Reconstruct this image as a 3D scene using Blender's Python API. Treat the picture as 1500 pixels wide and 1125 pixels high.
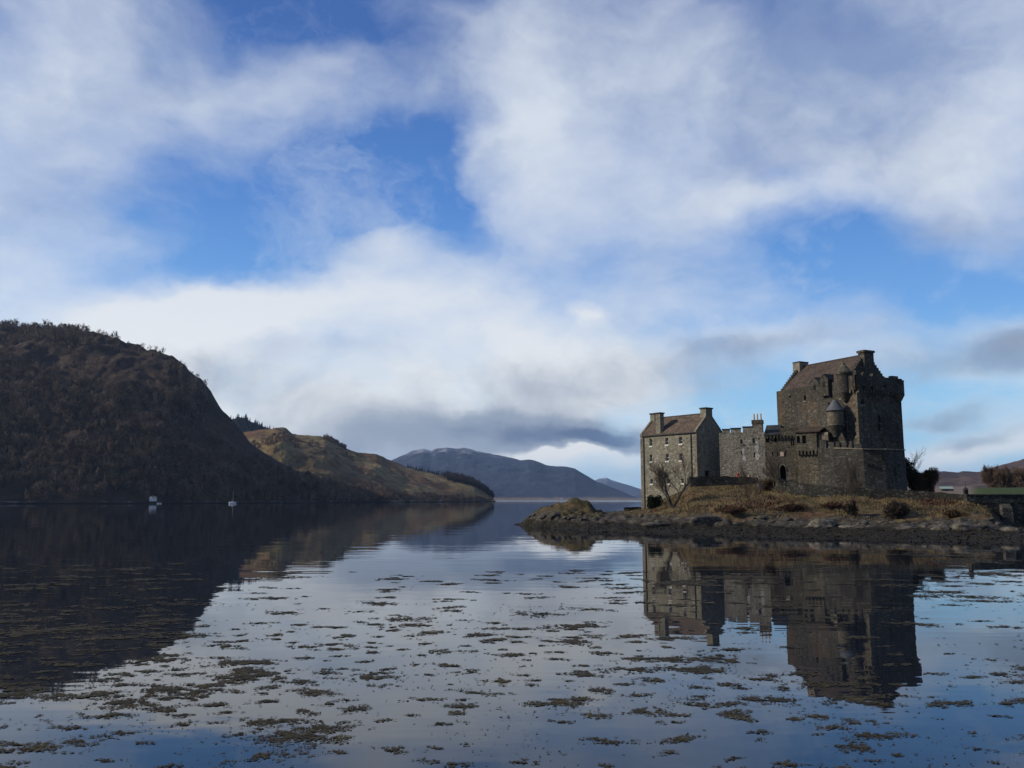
import bpy, bmesh, math, random
import numpy as np
from mathutils import Vector, Matrix

scene = bpy.context.scene
for _o in list(bpy.data.objects):
    bpy.data.objects.remove(_o)

# ------------------------------------------------------------------ camera
F, HZ, CAMZ = 1248.0, 732.0, 4.0           # focal length and horizon row of the 1500 x 1125 photograph, eye height above water
TH = math.atan((HZ - 562.5) / F)           # the camera looks up by this angle
cam_data = bpy.data.cameras.new("camera")
cam_data.sensor_fit = 'HORIZONTAL'
cam_data.sensor_width = 36.0
cam_data.lens = 36.0 * F / 1500.0
cam_data.clip_start = 0.1
cam_data.clip_end = 120000.0
cam = bpy.data.objects.new("camera", cam_data)
scene.collection.objects.link(cam)
cam.location = (0, 0, CAMZ)
cam.rotation_euler = (math.pi / 2 + TH, 0, 0)
scene.camera = cam

def ray(px, py):
    dx = (px - 750) / F
    dz = (562.5 - py) / F
    return np.array([dx, math.cos(TH) - dz * math.sin(TH), math.sin(TH) + dz * math.cos(TH)])

def pt(px, py, D):
    """the point at forward distance D seen at photograph pixel (px, py)"""
    r = ray(px, py)
    s = D / r[1]
    return np.array([r[0] * s, D, CAMZ + r[2] * s])

def zat(py, D):
    return pt(750, py, D)[2]

def xat(px, D, z=6.0):
    # lateral position of column px at distance D and height z
    py = 562.5 + F * math.tan(TH - math.atan((z - CAMZ) / D))
    return pt(px, py, D)[0]

def shore_D(py):
    r = ray(750, py)
    return -CAMZ / r[2] * r[1]

# ------------------------------------------------------------------ render settings
scene.view_settings.view_transform = 'Standard'
scene.view_settings.look = 'None'
scene.view_settings.exposure = 0.0
scene.view_settings.gamma = 1.0
scene.view_settings.use_curve_mapping = False
scene.cycles.use_denoising = True
scene.cycles.max_bounces = 6
scene.cycles.diffuse_bounces = 2
scene.cycles.glossy_bounces = 3
scene.cycles.volume_bounces = 0
scene.cycles.caustics_reflective = False
scene.cycles.caustics_refractive = False

# ------------------------------------------------------------------ node helper
class G:
    def __init__(self, tree):
        self.t = tree
        self.n = tree.nodes
        self.n.clear()
    def new(self, typ, **kw):
        nd = self.n.new(typ)
        for k, v in kw.items():
            setattr(nd, k, v)
        return nd
    def put(self, sock, val):
        if val is None:
            return
        if isinstance(val, bpy.types.NodeSocket):
            self.t.links.new(val, sock)
        elif sock.type == 'RGBA' and not hasattr(val, '__len__'):
            sock.default_value = (val, val, val, 1)
        elif sock.type == 'RGBA' and len(val) == 3:
            sock.default_value = (*val, 1)
        else:
            sock.default_value = val
    def math(self, op, a, b=None, c=None, clamp=False):
        nd = self.new('ShaderNodeMath', operation=op, use_clamp=clamp)
        for i, v in enumerate((a, b, c)):
            self.put(nd.inputs[i], v)
        return nd.outputs[0]
    def vmath(self, op, a, b=None, c=None):
        nd = self.new('ShaderNodeVectorMath', operation=op)
        self.put(nd.inputs[0], a); self.put(nd.inputs[1], b)
        if c is not None:
            self.put(nd.inputs[3 if op == 'SCALE' else 2], c)
        return nd.outputs['Value' if op in ('DOT_PRODUCT', 'LENGTH', 'DISTANCE') else 'Vector']
    def mix(self, f, a, b, mode='MIX'):
        nd = self.new('ShaderNodeMix', data_type='RGBA', blend_type=mode)
        self.put(nd.inputs[0], f); self.put(nd.inputs[6], a); self.put(nd.inputs[7], b)
        return nd.outputs[2]
    def ramp(self, f, stops, interp='LINEAR'):
        nd = self.new('ShaderNodeValToRGB')
        cr = nd.color_ramp
        cr.interpolation = interp
        while len(cr.elements) < len(stops):
            cr.elements.new(0.5)
        for e, (p, c) in zip(cr.elements, stops):
            e.position = p
            e.color = (*c, 1) if hasattr(c, '__len__') else (c, c, c, 1)
        self.put(nd.inputs[0], f)
        return nd.outputs[0]
    def step(self, v, lo, hi):
        nd = self.new('ShaderNodeMapRange', interpolation_type='SMOOTHSTEP')
        self.put(nd.inputs[0], v); self.put(nd.inputs[1], lo); self.put(nd.inputs[2], hi)
        return nd.outputs[0]
    def noise(self, vec, scale, detail=4.0, rough=0.55, out=0, dist=0.0):
        nd = self.new('ShaderNodeTexNoise')
        self.put(nd.inputs['Vector'], vec)
        nd.inputs['Scale'].default_value = scale
        nd.inputs['Detail'].default_value = detail
        nd.inputs['Roughness'].default_value = rough
        nd.inputs['Distortion'].default_value = dist
        return nd.outputs[out]
    def voronoi(self, vec, scale, feature='F1', out='Color', rnd=1.0):
        nd = self.new('ShaderNodeTexVoronoi', feature=feature)
        self.put(nd.inputs['Vector'], vec)
        nd.inputs['Scale'].default_value = scale
        nd.inputs['Randomness'].default_value = rnd
        return nd.outputs[out]
    def xyz(self, vec):
        nd = self.new('ShaderNodeSeparateXYZ')
        self.put(nd.inputs[0], vec)
        return nd.outputs
    def comb(self, x, y, z):
        nd = self.new('ShaderNodeCombineXYZ')
        for i, v in enumerate((x, y, z)):
            self.put(nd.inputs[i], v)
        return nd.outputs[0]
    def bump(self, h, strength, dist, normal=None):
        nd = self.new('ShaderNodeBump')
        nd.inputs['Strength'].default_value = strength
        nd.inputs['Distance'].default_value = dist
        self.put(nd.inputs['Height'], h)
        if normal is not None:
            self.put(nd.inputs['Normal'], normal)
        return nd.outputs[0]
    def pos(self):
        return self.new('ShaderNodeNewGeometry').outputs['Position']
    def obj(self):
        return self.new('ShaderNodeTexCoord').outputs['Object']

# ------------------------------------------------------------------ sky and sun
SUN = Vector((-0.86, 0.03, 0.48)).normalized()
SUN_EL = math.asin(SUN.z)
SUN_AZ = math.atan2(SUN.x, SUN.y)

world = bpy.data.worlds.new("World")
scene.world = world
world.use_nodes = True
world.cycles.sampling_method = 'MANUAL'
world.cycles.sample_map_resolution = 256
g = G(world.node_tree)
d = g.new('ShaderNodeTexCoord').outputs['Generated']
dx, dy, dz = g.xyz(d)
az = g.math('ARCTAN2', dx, dy)
el = g.math('ARCSINE', dz)
# cloud coordinates: directions projected on a layer overhead, and plain azimuth and elevation
zz = g.math('ADD', g.math('MAXIMUM', dz, 0.0), 0.30)
layer = g.comb(g.math('DIVIDE', dx, zz), g.math('DIVIDE', dy, zz), 0.0)
flat = g.comb(az, g.math('MULTIPLY', el, 1.5), 0.0)
w1 = g.noise(flat, 3.2, 6, 0.55, out=1)
w1c = g.vmath('SUBTRACT', w1, (0.5, 0.5, 0.5))
warp = g.vmath('MULTIPLY', w1c, (0.20, 0.10, 0.0))
flatw = g.vmath('ADD', flat, g.vmath('SCALE', w1c, None, 0.22))
n_puff = g.noise(flatw, 6.0, 9, 0.58)
n_mid = g.noise(g.vmath('ADD', layer, g.vmath('SCALE', w1c, None, 0.35)), 2.4, 8, 0.58)
w2 = g.noise(flat, 15.0, 4, 0.55, out=1)
warp2 = g.vmath('MULTIPLY', g.vmath('SUBTRACT', w2, (0.5, 0.5, 0.5)), (0.05, 0.03, 0.0))
q = g.vmath('ADD', g.vmath('ADD', g.comb(az, el, 0.0), warp), warp2)

def azel(px, py):
    r = ray(px, py)
    r = r / np.linalg.norm(r)
    return math.atan2(r[0], r[1]), math.asin(r[2])

def blobs(rows, base):
    """sum of soft elliptical patches; a row is px, py, half width, half height (pixels of the photograph), tilt in degrees, weight"""
    acc = base
    qq = q
    for i, (px, py, sx, sy, rot, w) in enumerate(rows):
        if i and i % 10 == 0:                       # evaluate in batches: keeps the shader's stack small
            qq = g.vmath('MULTIPLY_ADD', acc, (1e-7, 1e-7, 0), q)
        a, e = azel(px, py)
        m = g.new('ShaderNodeMapping', vector_type='TEXTURE')
        g.put(m.inputs['Vector'], qq)
        m.inputs['Location'].default_value = (a, e, 0)
        m.inputs['Rotation'].default_value = (0, 0, math.radians(rot))
        m.inputs['Scale'].default_value = (sx / F, sy / F, 1)
        r2 = g.vmath('DOT_PRODUCT', m.outputs[0], m.outputs[0])
        ga = g.math('POWER', 0.3679, r2)
        acc = g.math('MULTIPLY_ADD', ga, w, acc)
    return acc

COVER = [  # where cloud lies (positive) and where blue shows (negative)
    (30, 170, 150, 190, 0, 0.62), (290, 150, 170, 60, 8, 0.42), (240, 40, 170, 60, -10, 0.34), (90, 400, 170, 70, 0, 0.30), (480, 90, 70, 60, 20, 0.22), (575, 130, 70, 70, 40, 0.30),
    (740, 160, 120, 160, -10, 0.60), (960, 130, 230, 180, -10, 0.52), (1230, 130, 220, 150, -20, 0.50), (1430, 200, 170, 170, 0, 0.52), (880, 300, 150, 70, -20, 0.40), (1060, 290, 80, 36, 10, 0.38),
    (1250, 250, 150, 45, -15, 0.30), (1430, 350, 120, 50, -10, 0.18),
    (555, 358, 66, 28, 0, 0.55), (480, 440, 220, 55, 4, 0.60), (700, 420, 140, 70, 0, 0.36), (250, 480, 150, 55, 15, 0.62), (470, 560, 420, 110, 0, 0.70), (800, 570, 190, 80, -5, 0.52),
    (930, 470, 150, 90, 30, 0.28), (866, 470, 26, 15, 0, 0.45), (1100, 430, 130, 60, 20, 0.14), (1000, 535, 190, 40, 3, 0.34),
    (1120, 505, 120, 18, 4, 0.36), (1430, 530, 140, 42, 4, 0.56), (1465, 500, 40, 22, 0, 0.3), (1385, 616, 52, 15, 0, 0.52), (1440, 662, 130, 28, 8, 0.70), (820, 665, 180, 32, 0, 0.50), (700, 630, 280, 42, -4, 0.40), (480, 655, 160, 40, 0, 0.45),
    (445, 12, 90, 40, -10, -0.42), (330, 75, 60, 30, 10, -0.14), (500, 235, 120, 55, 25, -0.34), (650, 230, 50, 70, -25, -0.52), (590, 290, 130, 40, 10, -0.32), (330, 335, 170, 42, 8, -0.24), (250, 418, 130, 30, 8, -0.55), (330, 385, 190, 34, 5, -0.42), (520, 300, 130, 36, 5, -0.22),
    (700, 345, 90, 36, -25, -0.26), (1105, 262, 40, 16, -10, -0.34), (1190, 335, 80, 30, -8, -0.34), (1330, 400, 180, 42, -12, -0.30), (1150, 400, 160, 46, -10, -0.22), (1090, 600, 90, 60, 0, -0.40),
    (1350, 585, 70, 20, 0, -0.28), (905, 605, 45, 26, 0, -0.36), (1340, 640, 40, 14, 0, -0.3),
]
SHADE = [  # grey undersides
    (760, 630, 185, 27, -4, 0.72), (880, 648, 60, 17, -6, 0.65), (540, 655, 190, 34, 0, 0.36), (650, 575, 230, 40, 0, 0.16), (870, 575, 120, 30, 0, 0.16),
    (475, 505, 80, 24, 0, 0.26), (400, 490, 40, 12, 0, 0.12), (1190, 70, 190, 100, -35, 0.42), (1060, 200, 110, 60, -30, 0.26), (1300, 30, 130, 50, -20, 0.26), (900, 60, 120, 60, -10, 0.14),
    (1440, 535, 150, 32, 4, 0.42), (1465, 500, 50, 26, 0, 0.25), (1110, 507, 150, 20, 3, 0.30), (1390, 616, 60, 15, 0, 0.42), (1420, 655, 80, 14, 6, 0.34), (1000, 545, 170, 26, 0, 0.20),
    (270, 510, 110, 24, -25, 0.20), (620, 90, 90, 90, -40, 0.26), (270, 60, 150, 60, 20, 0.30), (200, 270, 160, 90, 0, 0.22), (1470, 340, 160, 50, 0, 0.20),
    (805, 668, 56, 12, 0, -1.0), (905, 690, 60, 14, 0, -0.8), (1370, 675, 36, 16, 0, -0.6), (330, 460, 260, 50, 4, -0.36), (620, 440, 150, 36, 0, -0.25),
]
front = g.step(dy, 0.35, 0.75)
cov_in = blobs(COVER, 0.06)
cov = g.math('ADD', g.math('MULTIPLY', cov_in, front), g.math('MULTIPLY', g.math('SUBTRACT', 1.0, front), 0.60))
fb = g.math('ADD', g.math('MULTIPLY', n_mid, 0.40), g.math('MULTIPLY', n_puff, 0.60))
dens = g.math('ADD', cov, g.math('MULTIPLY', g.math('SUBTRACT', fb, 0.5), 1.8))
alpha = g.ramp(dens, [(0.0, 0.0), (0.18, 0.14), (0.45, 0.48), (0.80, 0.84), (1.0, 0.96)], 'B_SPLINE')
n_veil = g.noise(g.vmath('ADD', g.vmath('MULTIPLY', layer, (1.5, 0.8, 1.0)), g.vmath('SCALE', w1c, None, 0.9)), 2.2, 9, 0.62)
alpha = g.math('MAXIMUM', alpha, g.math('MULTIPLY', g.step(n_veil, 0.44, 0.72), 0.36))
shade_in = g.math('ADD', g.math('MULTIPLY', blobs(SHADE, 0.07), front), g.math('MULTIPLY', g.math('SUBTRACT', 1.0, front), 0.62))
shade = g.math('ADD', shade_in, g.math('MULTIPLY', g.math('SUBTRACT', g.noise(flatw, 8.0, 8, 0.55), 0.5), 0.75), clamp=True)
low = g.step(el, 0.34, 0.10)
white = g.mix(low, (7.2, 7.8, 8.6), (8.9, 9.0, 9.0))
grey = g.mix(low, (2.9, 3.75, 5.7), (3.1, 3.6, 4.5))
dark = g.mix(low, (1.9, 2.4, 4.4), (0.95, 1.35, 2.4))
cloud_col = g.mix(g.step(shade, 0.02, 0.55), white, grey)
cloud_col = g.mix(g.step(shade, 0.55, 1.0), cloud_col, dark)
sky = g.new('ShaderNodeTexSky', sky_type='NISHITA')
sky.sun_disc = False
sky.sun_elevation = SUN_EL
sky.sun_rotation = SUN_AZ
sky.altitude = 10
sky.air_density = 1.0
sky.dust_density = 0.6
sky.ozone_density = 3.0
clear = g.ramp(g.math('MULTIPLY', el, 1.0 / math.radians(40.0)), [(0.0, (4.5, 7.5, 9.8)), (0.15, (3.1, 6.5, 9.8)), (0.30, (1.45, 4.0, 8.6)), (0.5, (0.62, 2.3, 6.6)), (0.75, (0.28, 1.2, 4.3)), (1.0, (0.25, 0.95, 3.7))])
clear = g.mix(0.82, sky.outputs[0], clear)
col = g.mix(alpha, clear, cloud_col)
bg = g.new('ShaderNodeBackground')
g.put(bg.inputs[0], col)
bg.inputs[1].default_value = 0.10
g.t.links.new(bg.outputs[0], g.new('ShaderNodeOutputWorld').inputs[0])

sun_data = bpy.data.lights.new("sun", 'SUN')
sun_data.energy = 4.4
sun_data.angle = math.radians(0.5)
sun_data.color = (1.0, 0.90, 0.76)
sun = bpy.data.objects.new("sun", sun_data)
scene.collection.objects.link(sun)
sun.rotation_euler = SUN.to_track_quat('Z', 'Y').to_euler()
sun.location = (-60, 40, 80)

# ------------------------------------------------------------------ object helpers
COL = scene.collection

def tag(o, label=None, cat=None, group=None, kind=None):
    if label: o['label'] = label
    if cat: o['category'] = cat
    if group: o['group'] = group
    if kind: o['kind'] = kind
    return o

def thing(name, loc, label, cat, group=None):
    o = bpy.data.objects.new(name, None)
    o.empty_display_size = 0.3
    o.location = Vector([float(c) for c in loc])
    COL.objects.link(o)
    return tag(o, label, cat, group)

def wloc(o):
    v = Vector((0, 0, 0))
    while o is not None:
        v = v + o.location
        o = o.parent
    return v

def link_mesh(name, verts, faces, mat, parent=None, smooth=False, origin=None):
    """verts in world space; the object's origin is its parent's (or origin)"""
    v = np.asarray(verts, dtype=np.float64).reshape(-1, 3)
    base = wloc(parent) if parent is not None else Vector(origin or (0, 0, 0))
    v = v - np.array(base)
    me = bpy.data.meshes.new(name)
    if isinstance(faces, np.ndarray):
        n, k = faces.shape
        me.vertices.add(len(v)); me.vertices.foreach_set('co', v.astype(np.float32).ravel())
        me.loops.add(n * k); me.loops.foreach_set('vertex_index', faces.astype(np.int32).ravel())
        me.polygons.add(n)
        me.polygons.foreach_set('loop_start', np.arange(0, n * k, k, dtype=np.int32))
        me.update(calc_edges=True)
    else:
        me.from_pydata([tuple(c) for c in v], [], faces)
        me.update()
    if smooth:
        me.polygons.foreach_set('use_smooth', np.ones(len(me.polygons), dtype=bool))
    me.materials.append(mat)
    o = bpy.data.objects.new(name, me)
    if parent is not None:
        o.parent = parent
    else:
        o.location = base
    COL.objects.link(o)
    return o

def A2(p):
    return np.array([p[0], p[1]], dtype=float)

class MB:
    def __init__(self):
        self.v = []; self.f = []
    def add(self, vs, fs):
        b = len(self.v)
        self.v.extend([tuple(float(c) for c in v) for v in vs])
        self.f.extend([tuple(i + b for i in f) for f in fs])
        return self
    def box(self, o, u, n, a0, a1, b0, b1, z0, z1):
        o, u, n = A2(o), A2(u), A2(n)
        c = [o + u * a + n * b for a, b in ((a0, b0), (a1, b0), (a1, b1), (a0, b1))]
        vs = [(*p, z0) for p in c] + [(*p, z1) for p in c]
        return self.add(vs, [(3, 2, 1, 0), (4, 5, 6, 7), (0, 1, 5, 4), (1, 2, 6, 5), (2, 3, 7, 6), (3, 0, 4, 7)])
    def prism(self, pts, z0, z1, top=None):
        n = len(pts)
        top = top or pts
        z0s = z0 if hasattr(z0, '__len__') else [z0] * n
        z1s = z1 if hasattr(z1, '__len__') else [z1] * n
        vs = [(p[0], p[1], z) for p, z in zip(pts, z0s)] + [(p[0], p[1], z) for p, z in zip(top, z1s)]
        fs = [tuple(range(n - 1, -1, -1)), tuple(range(n, 2 * n))] + [(i, (i + 1) % n, (i + 1) % n + n, i + n) for i in range(n)]
        return self.add(vs, fs)
    def vprism(self, o, u, n, poly, b0, b1):
        """polygon of (along, height) pairs standing on line o,u, extruded from b0 to b1 along n"""
        o, u, n = A2(o), A2(u), A2(n)
        k = len(poly)
        vs = [(*(o + u * a + n * b0), z) for a, z in poly] + [(*(o + u * a + n * b1), z) for a, z in poly]
        fs = [tuple(range(k - 1, -1, -1)), tuple(range(k, 2 * k))] + [(i, (i + 1) % k, (i + 1) % k + k, i + k) for i in range(k)]
        return self.add(vs, fs)
    def cyl(self, c, r0, r1, z0, z1, n=20):
        p0 = [(c[0] + r0 * math.cos(2 * math.pi * i / n), c[1] + r0 * math.sin(2 * math.pi * i / n)) for i in range(n)]
        p1 = [(c[0] + r1 * math.cos(2 * math.pi * i / n), c[1] + r1 * math.sin(2 * math.pi * i / n)) for i in range(n)]
        return self.prism(p0, z0, z1, p1)
    def tube(self, a, b, r0, r1, n=6):
        a, b = np.asarray(a, float), np.asarray(b, float)
        d = b - a
        d = d / (np.linalg.norm(d) + 1e-9)
        s = np.cross(d, (0, 0, 1.0) if abs(d[2]) < 0.9 else (1.0, 0, 0)); s /= np.linalg.norm(s)
        t = np.cross(d, s)
        ring = [(math.cos(2 * math.pi * i / n), math.sin(2 * math.pi * i / n)) for i in range(n)]
        vs = [a + (s * c + t * e) * r0 for c, e in ring] + [b + (s * c + t * e) * r1 for c, e in ring]
        return self.add(vs, [tuple(range(n)), tuple(range(2 * n - 1, n - 1, -1))] + [(i, i + n, (i + 1) % n + n, (i + 1) % n) for i in range(n)])
    def facade(self, o, u, n, width, z0, z1, holes, depth=0.3):
        """a wall face with real openings: holes are (a0, a1, zlo, zhi), their reveals go in by depth"""
        o, u, n = A2(o), A2(u), A2(n)
        xs = sorted({0.0, width, *[h[0] for h in holes], *[h[1] for h in holes]})
        zs = sorted({z0, z1, *[h[2] for h in holes], *[h[3] for h in holes]})
        P = lambda a, z, b=0.0: (*(o + u * a - n * b), z)
        for i in range(len(xs) - 1):
            for j in range(len(zs) - 1):
                ca, cz = (xs[i] + xs[i + 1]) / 2, (zs[j] + zs[j + 1]) / 2
                if any(h[0] < ca < h[1] and h[2] < cz < h[3] for h in holes):
                    continue
                self.add([P(xs[i], zs[j]), P(xs[i + 1], zs[j]), P(xs[i + 1], zs[j + 1]), P(xs[i], zs[j + 1])], [(0, 1, 2, 3)])
        for a0, a1, b0, b1 in holes:
            for (p, r) in (((a0, b0), (a0, b1)), ((a0, b1), (a1, b1)), ((a1, b1), (a1, b0)), ((a1, b0), (a0, b0))):
                self.add([P(*p), P(*r), P(*r, depth), P(*p, depth)], [(0, 1, 2, 3)])
        return self
    def build(self, name, mat, parent=None, smooth=False, origin=None):
        return link_mesh(name, self.v, self.f, mat, parent, smooth, origin)

def on_wall(px, py, o, u, n):
    """(along, height) of the wall point seen at a pixel; the wall is the vertical plane through o along u"""
    r = ray(px, py)
    o3, n3 = np.array([o[0], o[1], 0.0]), np.array([n[0], n[1], 0.0])
    c = np.array([0, 0, CAMZ])
    t = np.dot(o3 - c, n3) / np.dot(r, n3)
    p = c + r * t
    return float(np.dot(p[:2] - A2(o), A2(u))), float(p[2])

# ------------------------------------------------------------------ numpy noise
_rs = np.random.RandomState(11)
_perm = _rs.permutation(4096)
_val = _rs.rand(4096)
def vnoise(x, y):
    xi = np.floor(x).astype(np.int64); yi = np.floor(y).astype(np.int64)
    fx = x - xi; fy = y - yi
    fx = fx * fx * (3 - 2 * fx); fy = fy * fy * (3 - 2 * fy)
    h = lambda a, b: _val[_perm[(a + _perm[b & 4095]) & 4095]]
    return (h(xi, yi) * (1 - fx) + h(xi + 1, yi) * fx) * (1 - fy) + (h(xi, yi + 1) * (1 - fx) + h(xi + 1, yi + 1) * fx) * fy
def fbm(x, y, octv=5, gain=0.5):
    s = 0; a = 1; t = 0
    for i in range(octv):
        s = s + a * (vnoise(x * 2 ** i + 17.3 * i, y * 2 ** i + 5.1 * i) - 0.5); t += a; a *= gain
    return s / t * 2
def ridged(x, y, octv=4):
    s = 0; a = 1; t = 0
    for i in range(octv):
        s = s + a * (1 - abs(2 * vnoise(x * 2 ** i + 9.7 * i, y * 2 ** i + 3.3 * i) - 1)); t += a; a *= 0.5
    return s / t

# ------------------------------------------------------------------ materials
def mat_new(name):
    m = bpy.data.materials.new(name)
    m.use_nodes = True
    return m, G(m.node_tree)

def finish(g, color, rough=0.85, normal=None, spec=0.3, metallic=0.0, ior=None):
    b = g.new('ShaderNodeBsdfPrincipled')
    g.put(b.inputs['Base Color'], color)
    g.put(b.inputs['Roughness'], rough)
    b.inputs['Specular IOR Level'].default_value = spec
    b.inputs['Metallic'].default_value = metallic
    if ior: b.inputs['IOR'].default_value = ior
    if normal is not None: g.put(b.inputs['Normal'], normal)
    g.t.links.new(b.outputs[0], g.new('ShaderNodeOutputMaterial').inputs[0])
    return b

def plain(name, c, rough=0.7, var=0.25, scale=3.0, spec=0.3, metallic=0.0):
    m, g = mat_new(name)
    n = g.noise(g.obj(), scale, 5, 0.6)
    lo = tuple(x * (1 - var) for x in c); hi = tuple(min(1, x * (1 + var)) for x in c)
    finish(g, g.ramp(n, [(0.3, lo), (0.7, hi)]), rough, None, spec, metallic)
    return m

def stone(name, dark, mid, light, size=0.42, mortar=None, stain=0.5, lichen=0.0, warm=0.0):
    m, g = mat_new(name)
    p = g.obj()
    pw = g.vmath('ADD', p, g.vmath('SCALE', g.noise(p, 1.3, 3, 0.5, out=1), None, 0.18))
    p2 = g.vmath('MULTIPLY', pw, (1.0, 1.0, 1.7))
    cell = g.voronoi(p2, 1.0 / size)
    r = g.xyz(cell)
    edge = g.voronoi(p2, 1.0 / size, 'DISTANCE_TO_EDGE', 'Distance')
    dk = tuple(0.72 * a + 0.28 * b for a, b in zip(dark, mid)); lt_ = tuple(0.78 * a + 0.22 * b for a, b in zip(light, mid))
    c = g.ramp(r[0], [(0.0, dk), (0.30, mid), (0.78, mid), (0.95, lt_), (1.0, light)])
    big = g.noise(p, 0.16, 5, 0.62)
    c = g.mix(1.0, c, g.ramp(big, [(0.3, 1.0 - stain), (0.72, 1.0 + stain * 0.25)]), 'MULTIPLY')
    # weather streaks running down the face
    st = g.noise(g.vmath('MULTIPLY', p, (1.6, 1.6, 0.14)), 1.0, 5, 0.6)
    c = g.mix(1.0, c, g.ramp(st, [(0.32, 1.0 - stain * 0.65), (0.58, 1.0)]), 'MULTIPLY')
    if warm:
        wn = g.noise(p, 0.3, 4, 0.6)
        c = g.mix(g.math('MULTIPLY', g.step(wn, 0.52, 0.68), warm), c, (0.21, 0.105, 0.04))
    if lichen:
        ln = g.noise(p, 0.9, 6, 0.7)
        c = g.mix(g.math('MULTIPLY', g.step(ln, 0.58, 0.66), lichen), c, (0.50, 0.47, 0.40))
    if mortar:
        c = g.mix(g.math('MULTIPLY', g.step(edge, 0.10, 0.02), 0.7), c, mortar)
    fine = g.noise(p, 9.0, 4, 0.7)
    c = g.mix(1.0, c, g.ramp(fine, [(0.25, 0.72), (0.75, 1.18)]), 'MULTIPLY')
    h = g.math('ADD', g.step(edge, 0.0, 0.16), g.math('MULTIPLY', fine, 0.5))
    finish(g, c, 0.92, g.bump(h, 0.8, 0.06), 0.15)
    return m

M = {}
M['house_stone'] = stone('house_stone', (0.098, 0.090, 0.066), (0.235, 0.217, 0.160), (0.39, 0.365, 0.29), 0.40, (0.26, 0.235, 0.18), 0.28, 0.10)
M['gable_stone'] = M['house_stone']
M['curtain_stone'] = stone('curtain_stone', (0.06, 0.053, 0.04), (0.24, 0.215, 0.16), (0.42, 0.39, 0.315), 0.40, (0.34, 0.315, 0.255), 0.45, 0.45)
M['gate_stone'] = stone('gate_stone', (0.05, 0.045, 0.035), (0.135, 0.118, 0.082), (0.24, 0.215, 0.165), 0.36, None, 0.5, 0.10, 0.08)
M['keep_stone_shaded'] = stone('keep_stone_shaded', (0.032, 0.030, 0.024), (0.082, 0.075, 0.060), (0.16, 0.15, 0.125), 0.34, None, 0.45, 0.06, 0.18)  # dark rubble, with the cloud shadow over the keep put into its colour
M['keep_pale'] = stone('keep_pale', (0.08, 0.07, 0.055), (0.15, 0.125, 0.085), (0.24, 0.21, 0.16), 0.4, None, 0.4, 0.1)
M['bastion_stone_shaded'] = stone('bastion_stone_shaded', (0.028, 0.026, 0.023), (0.068, 0.063, 0.053), (0.14, 0.135, 0.118), 0.36, None, 0.45, 0.08)  # stone darkened further to carry the cloud shadow on the castle front
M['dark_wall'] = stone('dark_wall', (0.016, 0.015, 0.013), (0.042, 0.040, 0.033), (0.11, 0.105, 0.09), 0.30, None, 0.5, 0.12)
M['pale_stone'] = plain('pale_stone', (0.58, 0.55, 0.47), 0.85, 0.2, 4)
M['dressed_stone'] = stone('dressed_stone', (0.10, 0.09, 0.07), (0.22, 0.19, 0.14), (0.32, 0.28, 0.22), 0.6, None, 0.35, 0.1, 0.35)

def tiles(name, a, b, c, moss=(0.13, 0.12, 0.05)):
    m, g = mat_new(name)
    p = g.obj()
    n1 = g.noise(p, 0.7, 6, 0.65)
    n2 = g.voronoi(g.vmath('MULTIPLY', p, (1, 1, 1.6)), 3.6)
    col = g.ramp(n1, [(0.28, a), (0.5, b), (0.72, c)])
    col = g.mix(1.0, col, g.ramp(g.xyz(n2)[0], [(0.0, 0.55), (1.0, 1.3)]), 'MULTIPLY')
    col = g.mix(g.step(g.noise(p, 1.7, 5, 0.7), 0.60, 0.72), col, moss)
    pz = g.xyz(p)[2]
    row = g.math('FRACT', g.math('MULTIPLY', pz, 4.5))
    col = g.mix(1.0, col, g.ramp(row, [(0.0, 0.6), (0.25, 1.0)]), 'MULTIPLY')
    finish(g, col, 0.85, g.bump(g.math('ADD', row, g.xyz(n2)[1]), 0.5, 0.05), 0.2)
    return m
M['house_tiles'] = tiles('house_tiles', (0.052, 0.041, 0.033), (0.098, 0.072, 0.052), (0.140, 0.096, 0.063))
M['keep_tiles'] = tiles('keep_tiles', (0.036, 0.029, 0.025), (0.066, 0.048, 0.038), (0.09, 0.064, 0.046))
M['slate'] = tiles('slate', (0.02, 0.021, 0.022), (0.035, 0.036, 0.037), (0.055, 0.055, 0.055), (0.04, 0.042, 0.03))
M['lead'] = plain('lead', (0.062, 0.064, 0.068), 0.55, 0.2, 1.5, 0.5)
M['iron'] = plain('iron', (0.02, 0.018, 0.017), 0.6)
M['glass'] = plain('glass', (0.012, 0.013, 0.015), 0.12, 0.2, 2.0, 0.5)
M['dark_hollow'] = plain('dark_hollow', (0.012, 0.011, 0.010), 0.95)  # near-black colour that stands for the shade inside openings
M['old_wood'] = plain('old_wood', (0.035, 0.026, 0.018), 0.85)
M['white_paint'] = plain('white_paint', (0.66, 0.66, 0.64), 0.5, 0.08)
M['clay'] = plain('clay', (0.48, 0.36, 0.28), 0.8, 0.15)
M['grey_roof'] = plain('grey_roof', (0.20, 0.20, 0.21), 0.8)
M['green_roof'] = plain('green_roof', (0.22, 0.29, 0.25), 0.6, 0.12)

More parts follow.
